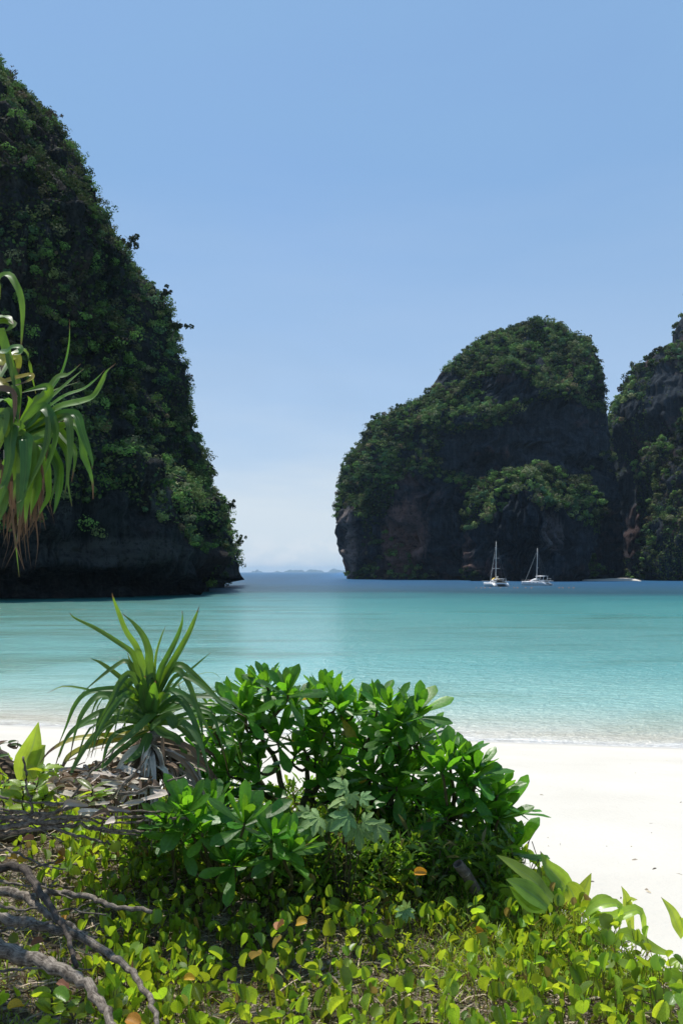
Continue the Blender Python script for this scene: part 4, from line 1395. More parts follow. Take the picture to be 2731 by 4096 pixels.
def shrub(label, base, stems, tips, L_, nleaf, yellow=0.0, axis_c=None, limit=300):
    """tips: (pos, axis weight). base, stems: trunk nodes"""
    root = empty('naupaka_shrub', base, label, 'shrub', 'glossy green shrubs at the dune edge')
    nodes = []
    for st in stems:
        g = Geo()
        n = max(5, len(st) * 3)
        pts = spline([base + Vector(p) if not isinstance(p, tuple) or True else p for p in st], n, .008)
        g.tube([p - base for p in pts], [.022 * (1 - .55 * i / (n - 1)) for i in range(n)], 7, .06)
        g.link('stem', M_STEM, root, True)
        nodes += pts[2:]
    leaves = []
    for (pos, ax) in tips:
        nd = min(nodes, key=lambda q: (q - pos).length + (0.35 if q.z > pos.z - .03 else 0))
        midp = nd.lerp(pos, .55) + Vector((0, 0, -.05)) + Vector((random.gauss(0, .02), random.gauss(0, .02), 0))
        g = Geo()
        pts = spline([nd, midp, pos - ax * .05, pos], 8)
        g.tube([p - base for p in pts], [.009 - .004 * i / 7 for i in range(8)], 5, .08)
        g.link('branch', M_STEM, root, True)
        rosette(root, pos, ax, nleaf, L_ * random.uniform(.85, 1.12), leaves)
    # the nearest 300 leaves are single parts, the rest one mass
    leaves.sort(key=lambda m: m.translation.y)
    for m in leaves[:limit]:
        me = random.choice(NAU)
        if random.random() < yellow: me = NAUY
        put('leaf', me, root, m)
    rest = leaves[limit:]
    if rest:
        V, Fc, UV = [], [], []
        for m in rest:
            me = random.choice(NAU)
            co = np.empty(len(me.vertices) * 3, dtype=np.float32); me.vertices.foreach_get('co', co); co = co.reshape(-1, 3)
            mm = np.array(Matrix.Translation(-base) @ m)
            b0 = sum(len(x) for x in V)
            V.append(co @ mm[:3, :3].T + mm[:3, 3])
            Fc.append(np.array([p.vertices[:] for p in me.polygons]) + b0)
            UV.append(np.array([(u / 4, v / 8) for v in range(9) for u in range(5)]))
        me = mesh_from('inner_leaves', np.vstack(V), np.vstack(Fc), M_NAU, uv=np.vstack(UV))
        link('inner_leaves', me, root, kind='stuff')
    return root


def tips_in(pts6, Y0, dY, axc, spread=.5):
    """pts6: rosette centres read off the zoomed photograph; axc: centre the axes fan out from"""
    out = []
    for (x, y) in pts6:
        sx_, sy_ = scr6(x, y)
        Yv = Y0 + random.uniform(-dY, dY)
        p = P(sx_, sy_, Yv)
        ax = Vector(((p.x - axc[0]) * 1.1, (p.y - axc[1]) * 1.0, .55 + random.uniform(0, .25))) + Vector((random.gauss(0, .12), random.gauss(0, .12), 0))
        out.append((p, ax.normalized()))
    return out


def filler(poly, n, mind, Y0, dY, axc, down=0.0):
    pts, tries = [], 0
    xs = [p[0] for p in poly]; ys = [p[1] for p in poly]
    while len(pts) < n and tries < n * 80:
        tries += 1
        x, y = random.uniform(min(xs), max(xs)), random.uniform(min(ys), max(ys))
        if inside(poly, x, y) and all((x - a) ** 2 + (y - b) ** 2 > mind ** 2 for a, b in pts):
            pts.append((x, y))
    return tips_in(pts, Y0, dY, axc)


LN = 0.155
bA = P(*scr6(375, 830), 3.95); bA.z = 3.5
tA = tips_in([(235, 245), (300, 215), (390, 250), (200, 330), (330, 330), (345, 460), (430, 300), (270, 400), (150, 300)], 3.75, .12, (bA.x, 3.95))
tA += tips_in([(40, 520), (110, 660), (200, 660), (20, 620), (180, 560), (250, 640), (120, 740), (560, 620), (620, 680)], 3.9, .1, (bA.x, 3.95))
tA += tips_in([(470, 400), (180, 470), (90, 480), (120, 590), (430, 520), (260, 560), (60, 400)], 3.85, .15, (bA.x, 3.95))
shrub('tallest glossy shrub with dark forked stems, left half of the big shrub mass', bA,
      [[(0, 0, 0), (0.0, 0, .25), (-.02, -.02, .5), (-.12, -.04, .72)], [(0, 0, .1), (.1, -.02, .38), (.12, -.03, .6)], [(0, 0, .3), (-.14, 0, .5), (-.3, -.02, .62)]],
      tA, LN, 16, .012, limit=290)
bB = P(*scr6(470, 790), 4.05); bB.z = 3.48
tB = tips_in([(545, 250), (600, 265), (630, 330), (520, 330), (560, 420), (700, 320), (600, 500), (660, 430), (520, 540)], 3.95, .15, (bB.x + .1, 4.05))
tB += tips_in([(780, 290), (740, 400), (500, 470), (650, 560), (590, 600)], 4.1, .15, (bB.x + .1, 4.05))
shrub('glossy shrub in the middle of the shrub mass, behind the silvery lobed leaves', bB,
      [[(0, 0, 0), (0.02, 0, .3), (.08, 0, .55), (.1, 0, .8)], [(0.05, 0, .0), (.22, 0, .28), (.38, 0, .6)]],
      tB, LN, 17, .01, limit=280)
bC = P(*scr6(880, 960), 3.85); bC.z = 3.5
tC = tips_in([(790, 300), (850, 310), (740, 490), (890, 380), (930, 350), (970, 340), (940, 480), (985, 450), (850, 450), (820, 560), (900, 560), (770, 610)], 3.72, .12, (bC.x, 3.85))
tC += tips_in([(1010, 510), (960, 600), (880, 660), (1030, 590), (840, 700), (950, 720)], 3.8, .15, (bC.x, 3.85))
shrub('dense glossy shrub with upright leaf tufts right of the tallest one', bC,
      [[(0, 0, 0), (-.02, 0, .3), (-.04, -.02, .6)], [(0, 0, .1), (.1, -.02, .4), (.12, 0, .6)], [(0, 0, .1), (-.12, 0, .4), (-.18, 0, .62)]],
      tC, LN, 17, .0, limit=298)
bD = P(*scr6(1130, 980), 3.6); bD.z = 3.48
tD = tips_in([(1120, 545), (1190, 560), (1080, 600), (1195, 650), (1240, 600), (1290, 690), (1330, 700), (1150, 700), (1385, 760), (1250, 770), (1340, 800)], 3.5, .1, (bD.x, 3.6))
tD += tips_in([(1060, 700), (1100, 800), (1190, 800), (1300, 860), (1400, 950), (1330, 960), (1240, 1000)], 3.55, .12, (bD.x, 3.6))
shrub('low glossy shrub stepping down over the white sand at the right end', bD,
      [[(0, 0, 0), (.0, 0, .2), (-.02, -.02, .42)], [(0, 0, .05), (.14, -.02, .22), (.26, 0, .34)]],
      tD, LN * 1.04, 15, .0, limit=280)
bE = P(*scr6(130, 1010), 3.35); bE.z = 3.5
tE = tips_in([(90, 870), (250, 965), (60, 760), (330, 890), (150, 1010), (10, 860), (-90, 900), (-60, 780), (200, 830), (-150, 830), (400, 960)], 3.2, .12, (bE.x, 3.4))
shrub('low bright green shrub in front of the tall one, beside the grey branches', bE,
      [[(0, 0, 0), (.0, 0, .12), (-.02, -.02, .2)], [(0, 0, .02), (.12, -.02, .1), (.2, 0, .16)], [(0, 0, .02), (-.15, -.02, .1), (-.22, 0, .16)]],
      tE, .165, 16, .0, limit=290)
bF = P(*scr6(820, 1020), 3.75); bF.z = 3.5
tF = filler([(560, 700), (1100, 760), (1120, 960), (760, 980), (620, 800)], 18, 55, 3.9, .12, (bF.x, 4.0))
shrub('shaded low part of the shrub mass above the cut cane', bF, [[(0, 0, 0), (0, 0, .14), (.05, 0, .3)], [(0, 0, 0), (.15, .05, .15), (.28, .1, .25)], [(0, 0, 0), (-.2, .05, .15), (-.28, .1, .3)]],
      tF, .15, 13, .02, limit=240)


# ------------------------------------------------------------------ straps (pandanus, lilies)
def strap_mesh(name, ctrl, width, mat, ref, n=16, fold=.35, taper=None, twist=0.0, jit=0.0, origin=None):
    pts = spline(ctrl, n, jit)
    taper = taper or (lambda v: min(1, .6 + v * 2.2) * (1.06 - v) ** .62 * (1 - max(0, (v - .7) / .3) * .7))
    vs, uv, fs = [], [], []
    for i, p in enumerate(pts):
        t = (pts[min(i + 1, n - 1)] - pts[max(0, i - 1)]).normalized()
        v = i / (n - 1)
        r = Vector(ref)
        if twist: r.rotate(Quaternion(t, twist * v))
        s_ = t.cross(r)
        if s_.length < .05: s_ = t.cross(Vector((.3, -.5, .8)))
        s_.normalize()
        nn = s_.cross(t)
        hw = width / 2 * max(.025, taper(v))
        for u in (-1, -.5, 0, .5, 1):
            q = p + s_ * u * hw + nn * (abs(u) * fold * hw - .25 * fold * hw * (abs(u) > .8))
            if origin: q = q - origin
            vs.append(q); uv.append((u / 2 + .5, v))
    for i in range(n - 1):
        for j in range(4):
            a = i * 5 + j
            fs.append((a, a + 1, a + 6, a + 5))
    return mesh_from(name, vs, fs, mat, uv=uv)


def strap(root, ctrl, width, mat=None, ref=(0, -.7, .7), name='leaf', **kw):
    return link(name, strap_mesh(name, ctrl, width, mat or M_PAN, ref, origin=root.location, **kw), root)


def trace(pts, ox, oy, k, Y0, Y1=None):
    Y1 = Y0 if Y1 is None else Y1
    n = len(pts)
    return [P(ox + x * k, oy + y * k, Y0 + (Y1 - Y0) * i / max(1, n - 1)) for i, (x, y) in enumerate(pts)]


# --- the pandanus whose crown hangs in at the left edge
YP = 3.0
pc = P(40, 1760, YP)
proot = empty('pandanus_tree', Vector((-1.95, 3.1, 3.45)), 'pandanus tree hanging its strap leaves in from the left edge of the photo', 'pandanus tree')
g = Geo()
tr = [Vector((-1.95, 3.1, 3.4)), Vector((-1.85, 3.1, 4.2)), Vector((-1.7, 3.05, 4.9)), Vector((-1.5, 3.02, 5.3)), Vector((-1.34, 3.0, 5.46))]
g.tube([p - proot.location for p in spline(tr, 22, .006)], [.085 - .0018 * i for i in range(22)], 10, .1)
g.link('trunk', M_PTRUNK, proot, True)
g = Geo()
g.tube([p - proot.location for p in spline([Vector((-1.75, 3.05, 4.8)), Vector((-1.6, 2.95, 5.3)), Vector((-1.42, 2.9, 5.75))], 10)], [.055] * 10, 9, .1)
g.link('branch', M_PTRUNK, proot, True)
A = (0, 1080, .3061)      # first zoom
B = (0, 1650, .3061)      # second zoom
W1 = .052
T_ = [  # (origin, control points, width, ref, start Y, end Y, material)
    (A, [(-40, 380), (-40, 200), (20, 95), (120, 70), (190, 160), (270, 330), (300, 560), (290, 850), (270, 1150)], .045, (.3, -.8, .5), 3.0, 2.9, 0),
    (A, [(265, 2110), (450, 1800), (640, 1560), (760, 1400), (900, 1365), (1060, 1225)], .055, (-.3, -.8, .5), 3.0, 2.95, 0),
    (A, [(500, 1850), (680, 1560), (800, 1380), (880, 1150), (915, 900), (912, 640)], .026, (-.5, -.8, .3), 3.05, 3.0, 0),
    (A, [(300, 2000), (640, 1700), (920, 1450), (1100, 1290)], .034, (-.2, -.7, .6), 3.05, 3.1, 0),
    (A, [(620, 1810), (860, 1650), (1100, 1560), (1240, 1450), (1380, 1300)], .034, (-.1, -.6, .7), 3.0, 3.0, 0),
    (A, [(600, 1900), (820, 1790), (1100, 1720), (1240, 1650), (1350, 1460), (1400, 1330), (1520, 1220)], .052, (-.1, -.7, .6), 2.95, 2.9, 0),
    (A, [(280, 2060), (480, 1800), (660, 1600), (1030, 1460)], .026, (-.2, -.7, .6), 3.05, 3.1, 0),
    (A, [(270, 2100), (420, 1950), (560, 1800), (640, 1870), (720, 2020), (735, 2200), (700, 2400)], .060, (.2, -.9, .4), 2.95, 2.85, 0),
    (A, [(250, 2120), (440, 1860), (640, 1680), (650, 1560), (590, 1530), (400, 1570), (230, 1620)], .060, (-.2, -.9, .4), 2.95, 2.9, 0),
    (A, [(330, 2100), (520, 1980), (640, 1880), (650, 1960), (660, 2150), (600, 2500)], .055, (.1, -.9, .3), 2.95, 2.85, 0),
    (A, [(300, 2050), (420, 1800), (480, 1700), (520, 1660), (560, 1720)], .045, (0, -.9, .4), 3.05, 3.0, 0),
    (A, [(280, 2050), (380, 1850), (400, 1720), (360, 1640)], .040, (.4, -.9, .2), 3.05, 3.0, 0),
    (B, [(330, 280), (620, 130), (780, 40), (960, 10), (1030, 80), (1070, 230), (1150, 460), (1210, 640), (1205, 740)], .052, (.2, -.8, .4), 2.95, 2.85, 0),
    (B, [(330, 300), (620, 160), (780, 90), (880, 60), (915, 180), (925, 420), (910, 640), (890, 900), (945, 1230)], .045, (.1, -.9, .3), 2.95, 2.8, 0),
    (B, [(400, 260), (760, 180), (920, 130), (1030, 200), (1090, 360), (1095, 560), (1150, 700), (1210, 900), (1220, 1130)], .050, (.3, -.8, .4), 3.0, 2.9, 0),
    (B, [(330, 320), (620, 240), (760, 230), (850, 330), (960, 470), (985, 620), (940, 900)], .050, (.3, -.8, .3), 3.0, 2.88, 0),
    (B, [(330, 340), (640, 280), (740, 300), (850, 430), (900, 600), (890, 800), (850, 1060)], .048, (.2, -.9, .3), 3.0, 2.88, 0),
    (B, [(380, 360), (520, 310), (640, 260), (880, 160), (890, 110), (740, 130)], .045, (0, -.8, .5), 2.92, 2.9, 0),
    (B, [(290, 230), (180, 150), (160, 280), (140, 420), (130, 640), (60, 900), (10, 1000)], .065, (.1, -1, .2), 2.85, 2.75, 0),
    (B, [(300, 300), (250, 260), (240, 420), (220, 640), (215, 900), (160, 1350)], .06, (0, -1, .2), 2.87, 2.8, 0),
    (B, [(300, 320), (300, 310), (300, 480), (290, 700), (250, 1050), (235, 1480)], .065, (0, -1, .15), 2.84, 2.78, 0),
    (B, [(330, 350), (350, 360), (350, 520), (340, 760), (300, 1100), (260, 1500)], .062, (.1, -1, .2), 2.83, 2.77, 0),
    (B, [(350, 400), (400, 450), (420, 600), (390, 900), (350, 1250), (335, 1580)], .055, (.15, -1, .2), 2.86, 2.78, 0),
    (B, [(380, 420), (440, 480), (480, 640), (470, 860), (430, 1150), (400, 1420)], .05, (.2, -1, .2), 2.9, 2.82, 0),
    (B, [(630, 50), (640, 200), (610, 420), (540, 640), (420, 880), (340, 1040), (330, 1110), (225, 1185)], .036, (-.4, -.9, .2), 2.85, 2.75, 0),
    (B, [(700, 60), (745, 260), (710, 460), (640, 680), (545, 920)], .036, (-.3, -.9, .2), 2.88, 2.8, 0),
    (B, [(400, 430), (520, 390), (580, 430), (650, 560), (740, 700), (735, 900), (650, 1230)], .045, (.1, -.9, .2), 2.95, 2.85, 0),
    (B, [(450, 500), (640, 490), (720, 600), (780, 720), (785, 950), (740, 1200), (705, 1330)], .055, (.1, -1, .1), 2.95, 2.85, 0),
    (B, [(400, 560), (600, 640), (640, 900), (640, 1100), (560, 1250), (480, 1420)], .04, (-.2, -1, .1), 2.95, 2.85, 0),
    (B, [(430, 700), (500, 900), (470, 1100), (400, 1340)], .045, (.2, -1, .1), 2.9, 2.85, 0),
    (A, [(-30, 1480), (120, 1440), (300, 1390), (410, 1370), (420, 1420), (300, 1480), (120, 1530)], .032, (0, -.8, .6), 2.85, 2.8, 1),
    (A, [(-30, 1420), (60, 1500), (130, 1590), (250, 1650)], .04, (0, -.8, .6), 2.85, 2.8, 1),
    (A, [(-60, 700), (0, 690), (100, 680), (180, 720), (120, 780), (50, 800)], .05, (0, -.7, .6), 2.85, 2.8, 0),
    (A, [(-60, 600), (0, 620), (110, 620), (180, 700)], .05, (.2, -.6, .8), 2.86, 2.8, 0),
    (A, [(20, 760), (60, 950), (150, 1250), (240, 1480), (260, 1700), (260, 2000)], .04, (.3, -.9, .2), 2.9, 2.85, 0),
    (A, [(100, 1100), (140, 1250), (180, 1450), (210, 1600)], .025, (.3, -.9, .2), 2.8, 2.78, 0),
    (A, [(0, 1060), (90, 1070), (170, 1010), (265, 1010), (270, 1090), (150, 1110)], .04, (0, -.7, .6), 2.85, 2.8, 0),
    (A, [(160, 1130), (240, 1150), (250, 1260), (230, 1400)], .04, (0, -.9, .3), 2.9, 2.88, 1),
    (A, [(-30, 1120), (40, 1180), (20, 1320)], .05, (0, -.9, .3), 2.85, 2.8, 1),
    (A, [(130, 1580), (190, 1590), (230, 1750), (240, 2000)], .05, (.2, -.9, .2), 2.82, 2.8, 0),
    (A, [(-40, 1540), (100, 1560), (190, 1620), (200, 1850), (180, 2000)], .03, (.2, -.9, .2), 2.8, 2.78, 2),
    (A, [(40, 1860), (130, 1900), (80, 2100), (0, 2350)], .055, (.2, -.9, .2), 2.82, 2.8, 0),
    (A, [(-40, 1950), (60, 1880), (40, 2100), (-20, 2300)], .055, (.2, -.9, .2), 2.8, 2.78, 0),
    (B, [(60, 700), (130, 640), (90, 850), (20, 1100), (-20, 1300)], .045, (.2, -.9, .2), 2.85, 2.8, 0),
    (B, [(20, 940), (60, 1100), (50, 1260), (0, 1420)], .045, (.2, -.9, .2), 2.85, 2.8, 0),
]
for (o_, c_, w_, ref_, y0, y1, mi) in T_:
    strap(proot, trace(c_, o_[0], o_[1], o_[2], y0, y1), w_ * .88, [M_PAN, M_PANY, M_PAND][mi], ref_, n=18, fold=random.uniform(.25, .5))
for k in range(80):        # dead leaves hanging under the crown
    x0, y0 = random.uniform(-60, 600), random.uniform(450, 900)
    ln = random.uniform(600, 1250)
    dx = random.gauss(-60, 130)
    c_ = [(x0, y0), (x0 + dx * .2 + random.gauss(0, 20), y0 + ln * .35), (x0 + dx * .6 + random.gauss(0, 30), y0 + ln * .7), (x0 + dx + random.gauss(0, 40), y0 + ln)]
    strap(proot, trace(c_, 0, 1650, .3061, random.uniform(2.9, 3.15), 3.0), random.uniform(.004, .022), random.choice([M_PAND, M_PAND, M_DRYW if k % 5 == 0 else M_PAND]),
          (random.gauss(0, .4), -1, .2), name='dead_leaf', n=10, fold=.6, twist=random.uniform(-2, 2))
for k in range(30):        # rest of the crown, mostly outside the frame
    an = random.uniform(math.pi * .45, math.pi * 1.6)
    el = random.uniform(-.2, 1.2)
    d = Vector((math.cos(an) * math.cos(el), math.sin(an) * math.cos(el) * .8, math.sin(el)))
    c0 = Vector((-1.40, 3.0, 5.5))
    ln = random.uniform(.6, .9)
    strap(proot, [c0, c0 + d * ln * .4, c0 + d * ln * .8 - Vector((0, 0, .1)), c0 + d * ln - Vector((0, 0, .4))], .05, M_PAN, (random.gauss(0, .3), -.7, .7), n=12)

# --- the young pandanus standing low in front of the water
R5 = (0, 2400, .7015)
YQ = 3.6
qb = P(R5[0] + 830 * R5[2], R5[1] + 1060 * R5[2], YQ + .1)
qroot = empty('young_pandanus', Vector((qb.x, qb.y, 3.6)), 'low young pandanus with arching strap leaves left of the glossy shrubs', 'pandanus plant')
g = Geo()
g.tube([p - qroot.location for p in spline([Vector((qb.x + .02, qb.y, 3.5)), Vector((qb.x, qb.y, 3.85)), P(850 * R5[2], 2400 + 760 * R5[2], YQ + .05)], 14, .006)], [.055] * 14, 9, .15)
g.link('trunk', M_PTRUNK, qroot, True)
Q_ = [
    ([(850, 620), (800, 420), (760, 310), (700, 260), (560, 170), (430, 105), (400, 75)], .042, (.1, -.8, .5), 0),
    ([(855, 600), (820, 400), (780, 270), (720, 180), (680, 80), (650, 0), (640, -40)], .040, (.4, -.9, .2), 0),
    ([(865, 560), (850, 380), (850, 300), (820, 210), (760, 130), (700, 80)], .045, (.3, -.9, .3), 0),
    ([(880, 560), (885, 400), (895, 300), (925, 200), (945, 150)], .022, (-.2, -.9, .2), 0),
    ([(890, 520), (920, 400), (960, 320), (1010, 220), (1040, 130), (1040, 60)], .040, (-.3, -.9, .2), 0),
    ([(900, 520), (950, 420), (1020, 300), (1080, 190), (1120, 90), (1138, 35)], .046, (-.3, -.9, .3), 0),
    ([(850, 640), (820, 520), (770, 420), (720, 350), (630, 400), (540, 470), (470, 530)], .046, (.1, -.6, .8), 0),
    ([(850, 650), (800, 500), (740, 420), (680, 480), (640, 570), (560, 720), (500, 890)], .046, (.2, -.9, .3), 0),
    ([(870, 600), (880, 450), (850, 450), (800, 560), (740, 660), (680, 760)], .050, (.3, -.9, .3), 0),
    ([(840, 620), (740, 520), (620, 510), (500, 530), (430, 600), (380, 720), (330, 840)], .046, (.1, -.8, .6), 0),
    ([(840, 620), (720, 560), (600, 540), (540, 560), (470, 650), (430, 760), (400, 900)], .042, (.1, -.8, .6), 0),
    ([(830, 640), (780, 460), (700, 510), (660, 600), (600, 700), (540, 850)], .046, (.2, -.9, .4), 0),
    ([(830, 650), (700, 600), (600, 640), (560, 720), (530, 860)], .042, (.1, -.8, .6), 0),
    ([(830, 680), (650, 640), (560, 650), (450, 720), (380, 790), (340, 900)], .045, (.1, -.6, .8), 0),
    ([(830, 690), (660, 680), (520, 700), (430, 740), (360, 830), (300, 1000)], .045, (.1, -.6, .8), 0),
    ([(840, 730), (700, 770), (540, 780), (400, 800), (290, 860), (230, 930)], .052, (.1, -.5, .8), 1),
    ([(850, 740), (700, 790), (560, 820), (430, 870), (370, 930), (340, 1040)], .055, (.1, -.5, .8), 1),
    ([(820, 700), (660, 690), (520, 800), (420, 960), (400, 1040)], .045, (.1, -.8, .5), 0),
    ([(900, 560), (960, 430), (1020, 400), (1080, 480), (1130, 620), (1200, 760), (1240, 840)], .044, (-.2, -.8, .5), 0),
    ([(900, 560), (980, 400), (1030, 370), (1100, 420), (1190, 510), (1260, 590), (1340, 660), (1420, 720)], .044, (-.2, -.7, .6), 0),
    ([(900, 600), (960, 520), (1060, 550), (1130, 620), (1150, 720), (1160, 800)], .044, (-.2, -.7, .6), 0),
    ([(920, 560), (1010, 430), (1110, 460), (1200, 530), (1300, 610), (1400, 665)], .035, (-.2, -.7, .6), 0),
    ([(910, 620), (970, 580), (1060, 590), (1180, 620), (1230, 660)], .040, (-.2, -.7, .6), 0),
    ([(910, 640), (1000, 560), (1060, 600), (1120, 720), (1170, 900), (1200, 1040)], .044, (-.2, -.8, .4), 0),
    ([(870, 640), (900, 580), (930, 540), (945, 530)], .06, (0, -1, .2), 0),
    ([(850, 640), (820, 540), (820, 470), (830, 430)], .06, (.2, -1, .2), 0),
    ([(860, 640), (880, 560), (890, 500), (890, 460)], .075, (0, -1, .3), 0),
    ([(840, 640), (870, 650), (820, 700), (760, 760), (650, 850), (600, 900)], .06, (.1, -.7, .7), 0),
    ([(860, 730), (960, 660), (1000, 720), (1040, 700), (1110, 760), (1160, 860), (1200, 1000)], .055, (-.1, -.7, .6), 0),
    ([(880, 720), (940, 760), (1020, 800), (1060, 900), (1040, 1000)], .06, (-.1, -.8, .5), 0),
    ([(880, 700), (1000, 700), (1100, 790), (1130, 850), (1130, 1000)], .055, (-.1, -.8, .4), 0),
    ([(860, 770), (800, 880), (720, 940), (640, 980), (600, 975)], .055, (.2, -.8, .5), 0),
    ([(840, 740), (740, 820), (660, 880), (580, 960), (470, 1000)], .04, (.2, -.6, .7), 0),
    ([(850, 760), (820, 840), (760, 900), (700, 930)], .055, (.2, -.9, .4), 0),
    ([(830, 690), (760, 640), (680, 660), (620, 740), (580, 860)], .05, (.2, -.9, .4), 0),
    ([(870, 640), (920, 620), (980, 560), (1040, 560), (1090, 640)], .034, (-.1, -.8, .5), 0),
    ([(850, 620), (760, 560), (720, 540), (640, 620), (560, 760), (520, 900)], .04, (.2, -.9, .4), 0),
    ([(930, 770), (930, 850), (945, 930), (960, 1100)], .02, (0, -1, .2), 2),
]
for c_, w_, ref_, mi in Q_:
    dy = random.uniform(-.12, .12)
    strap(qroot, trace(c_, *R5, YQ, YQ - .12 + dy), w_ * random.uniform(.75, 1.0), [M_PAN, M_PANY, M_PAND][mi], ref_, n=18, fold=random.uniform(.3, .55))
for k in range(38):     # thinner leaves behind
    an = random.uniform(0, 2 * math.pi)
    el = random.uniform(.1, 1.3)
    d = Vector((math.cos(an) * math.cos(el), math.sin(an) * math.cos(el) * .8, math.sin(el) * .8))
    c0 = P(R5[0] + 865 * R5[2], R5[1] + random.uniform(600, 760) * R5[2], YQ + .08)
    ln = random.uniform(.35, .6)
    strap(qroot, [c0, c0 + d * ln * .4, c0 + d * ln * .8 - Vector((0, 0, .06)), c0 + d * ln - Vector((0, 0, (.15 + .3 * random.random()) * math.cos(el)))], random.uniform(.018, .036), M_PAN, (random.gauss(0, .3), -.7, .7), n=12)
for k in range(130):     # dead skirt
    an = random.uniform(0, 2 * math.pi)
    c0 = P(R5[0] + 860 * R5[2], R5[1] + random.uniform(800, 1010) * R5[2], YQ + .03)
    d = Vector((math.cos(an) * 1.0, math.sin(an) * .6 - .2, 0))
    ln = random.uniform(.15, .36)
    z1 = random.uniform(.04, .26)
    strap(qroot, [c0, c0 + d * ln * .5 - Vector((0, 0, .02)), c0 + d * ln * .85 - Vector((0, 0, z1 * .6)), c0 + d * ln - Vector((0, 0, z1 + .05))], random.uniform(.012, .04),
          M_DRYW if random.random() < .45 else M_PAND, (random.gauss(0, .4), -.5, .8), name='dead_leaf', n=9, fold=.7, twist=random.uniform(-2, 2))

# --- mound of bleached dry leaves at its foot
R6 = (0, 2850, .3827)
mroot = empty('dry_leaf_heap', P(R6[0] + 900 * R6[2], R6[1] + 900 * R6[2], 3.3), 'bleached heap of dead pandanus leaves under the low pandanus', 'dead leaves')
for k in range(190):
    x, y = random.gauss(930, 240), random.gauss(770, 130)
    c = [(x, y), (x + random.gauss(60, 80), y - random.uniform(10, 80)), (x + random.gauss(190, 70), y + random.gauss(-20, 60))]
    Y_ = 3.35 - (y - 780) * .0011
    strap(mroot, trace(c, *R6, Y_, Y_ + random.uniform(-.1, .1)), random.uniform(.012, .032), M_DRYW if random.random() < .6 else M_PAND, (random.gauss(0, .4), -.5, .8),
          name='dead_leaf', n=7, fold=.7, twist=random.uniform(-1.5, 1.5), taper=lambda v: .5 + math.sin(math.pi * v) * .5)

# --- lily-like strap plants
def lily(label, base, leaves_):
    r_ = empty('beach_lily', base, label, 'strap-leaved plant', 'broad strap-leaved plants along the dune edge')
    for ctrl, w, ref in leaves_:
        strap(r_, ctrl, w, M_LILY, ref, n=12, fold=.35, taper=lambda v: min(1, .5 + v * 1.5) * (1 - max(0, (v - .35) / .65) ** 1.7))
    return r_


R3 = (1950, 3350, .4981)
lb = trace([(560, 560)], *R3, 3.35)[0]
lily('upright broad strap leaves rising over the sand right of the low glossy shrub', lb, [
    (trace([(700, 620), (620, 400), (540, 300), (470, 220), (420, 110)], *R3, 3.35), .085, (.3, -.9, .3)),
    (trace([(700, 600), (690, 480), (650, 400), (625, 380)], *R3, 3.3), .10, (.1, -.9, .3)),
    (trace([(720, 600), (750, 470), (790, 380), (830, 285)], *R3, 3.38), .06, (-.5, -.8, .3)),
    (trace([(700, 620), (740, 520), (760, 480), (730, 470)], *R3, 3.3), .06, (-.2, -.9, .3)),
    (trace([(640, 560), (560, 480), (500, 330), (450, 200)], *R3, 3.4), .07, (.3, -.9, .3))])
lb = trace([(470, 590)], *R3, 3.05)[0]
lily('pale green strap leaves leaning left against the glossy shrub', lb, [
    (trace([(520, 500), (440, 430), (360, 340), (250, 260), (150, 190), (70, 140)], *R3, 3.05), .07, (.3, -.6, .7)),
    (trace([(480, 560), (400, 490), (300, 420), (220, 370), (145, 335)], *R3, 3.0), .08, (.2, -.8, .6)),
    (trace([(460, 580), (330, 540), (240, 460), (170, 390)], *R3, 3.0), .06, (.2, -.8, .6))])
lb = trace([(800, 640)], *R3, 3.15)[0]
lily('twisted strap leaves arching low over the sand near the right edge', lb, [
    (trace([(790, 620), (860, 560), (960, 530), (1050, 540), (1060, 640), (1050, 760)], *R3, 3.1), .042, (.1, -.5, .8)),
    (trace([(820, 680), (900, 640), (1020, 640), (1120, 600), (1200, 580), (1240, 640), (1260, 800), (1280, 960)], *R3, 3.1), .048, (.1, -.6, .8)),
    (trace([(780, 640), (860, 520), (940, 490), (1010, 520), (1060, 590)], *R3, 3.15), .038, (.1, -.5, .8)),
    (trace([(1000, 880), (1090, 780), (1180, 810), (1300, 880), (1400, 920), (1490, 930)], *R3, 3.0), .06, (.1, -.6, .8))])
lb = trace([(1560, 760)], *R3, 3.1)[0]
lily('narrow strap leaves at the right edge of the photo', lb, [
    (trace([(1560, 800), (1510, 690), (1470, 590), (1390, 480)], *R3, 3.1), .055, (.3, -.8, .3)),
    (trace([(1600, 1300), (1520, 1160), (1440, 1110), (1400, 1100)], *R3, 2.7), .07, (.1, -.7, .7)),
    (trace([(1620, 800), (1580, 700), (1540, 640)], *R3, 3.1), .045, (.3, -.8, .3))])
lb = trace([(1100, 560)], *R3, 3.2)[0]
lily('single short pointed leaf standing alone over the white sand', Vector((lb.x, lb.y, 3.3)), [
    (trace([(1150, 760), (1130, 640), (1110, 520), (1100, 460), (1070, 390)], *R3, 3.2), .05, (.3, -.9, .3)),
    (trace([(1120, 600), (1120, 530), (1150, 500), (1200, 500)], *R3, 3.2), .035, (.1, -.5, .8))])
lb = P(*[95, 3110], 3.6)
lily('tall broad leaf standing before the sand near the left edge', Vector((lb.x, lb.y, 3.65)), [
    (trace([(250, 700), (260, 560), (330, 400), (370, 260), (405, 100)], *R6, 3.6), .105, (.2, -.9, .2)),
    (trace([(330, 640), (380, 520), (430, 400), (480, 340)], *R6, 3.6), .09, (-.2, -.9, .2)),
    (trace([(350, 700), (300, 620), (240, 590)], *R6, 3.55), .08, (.1, -.8, .4))])


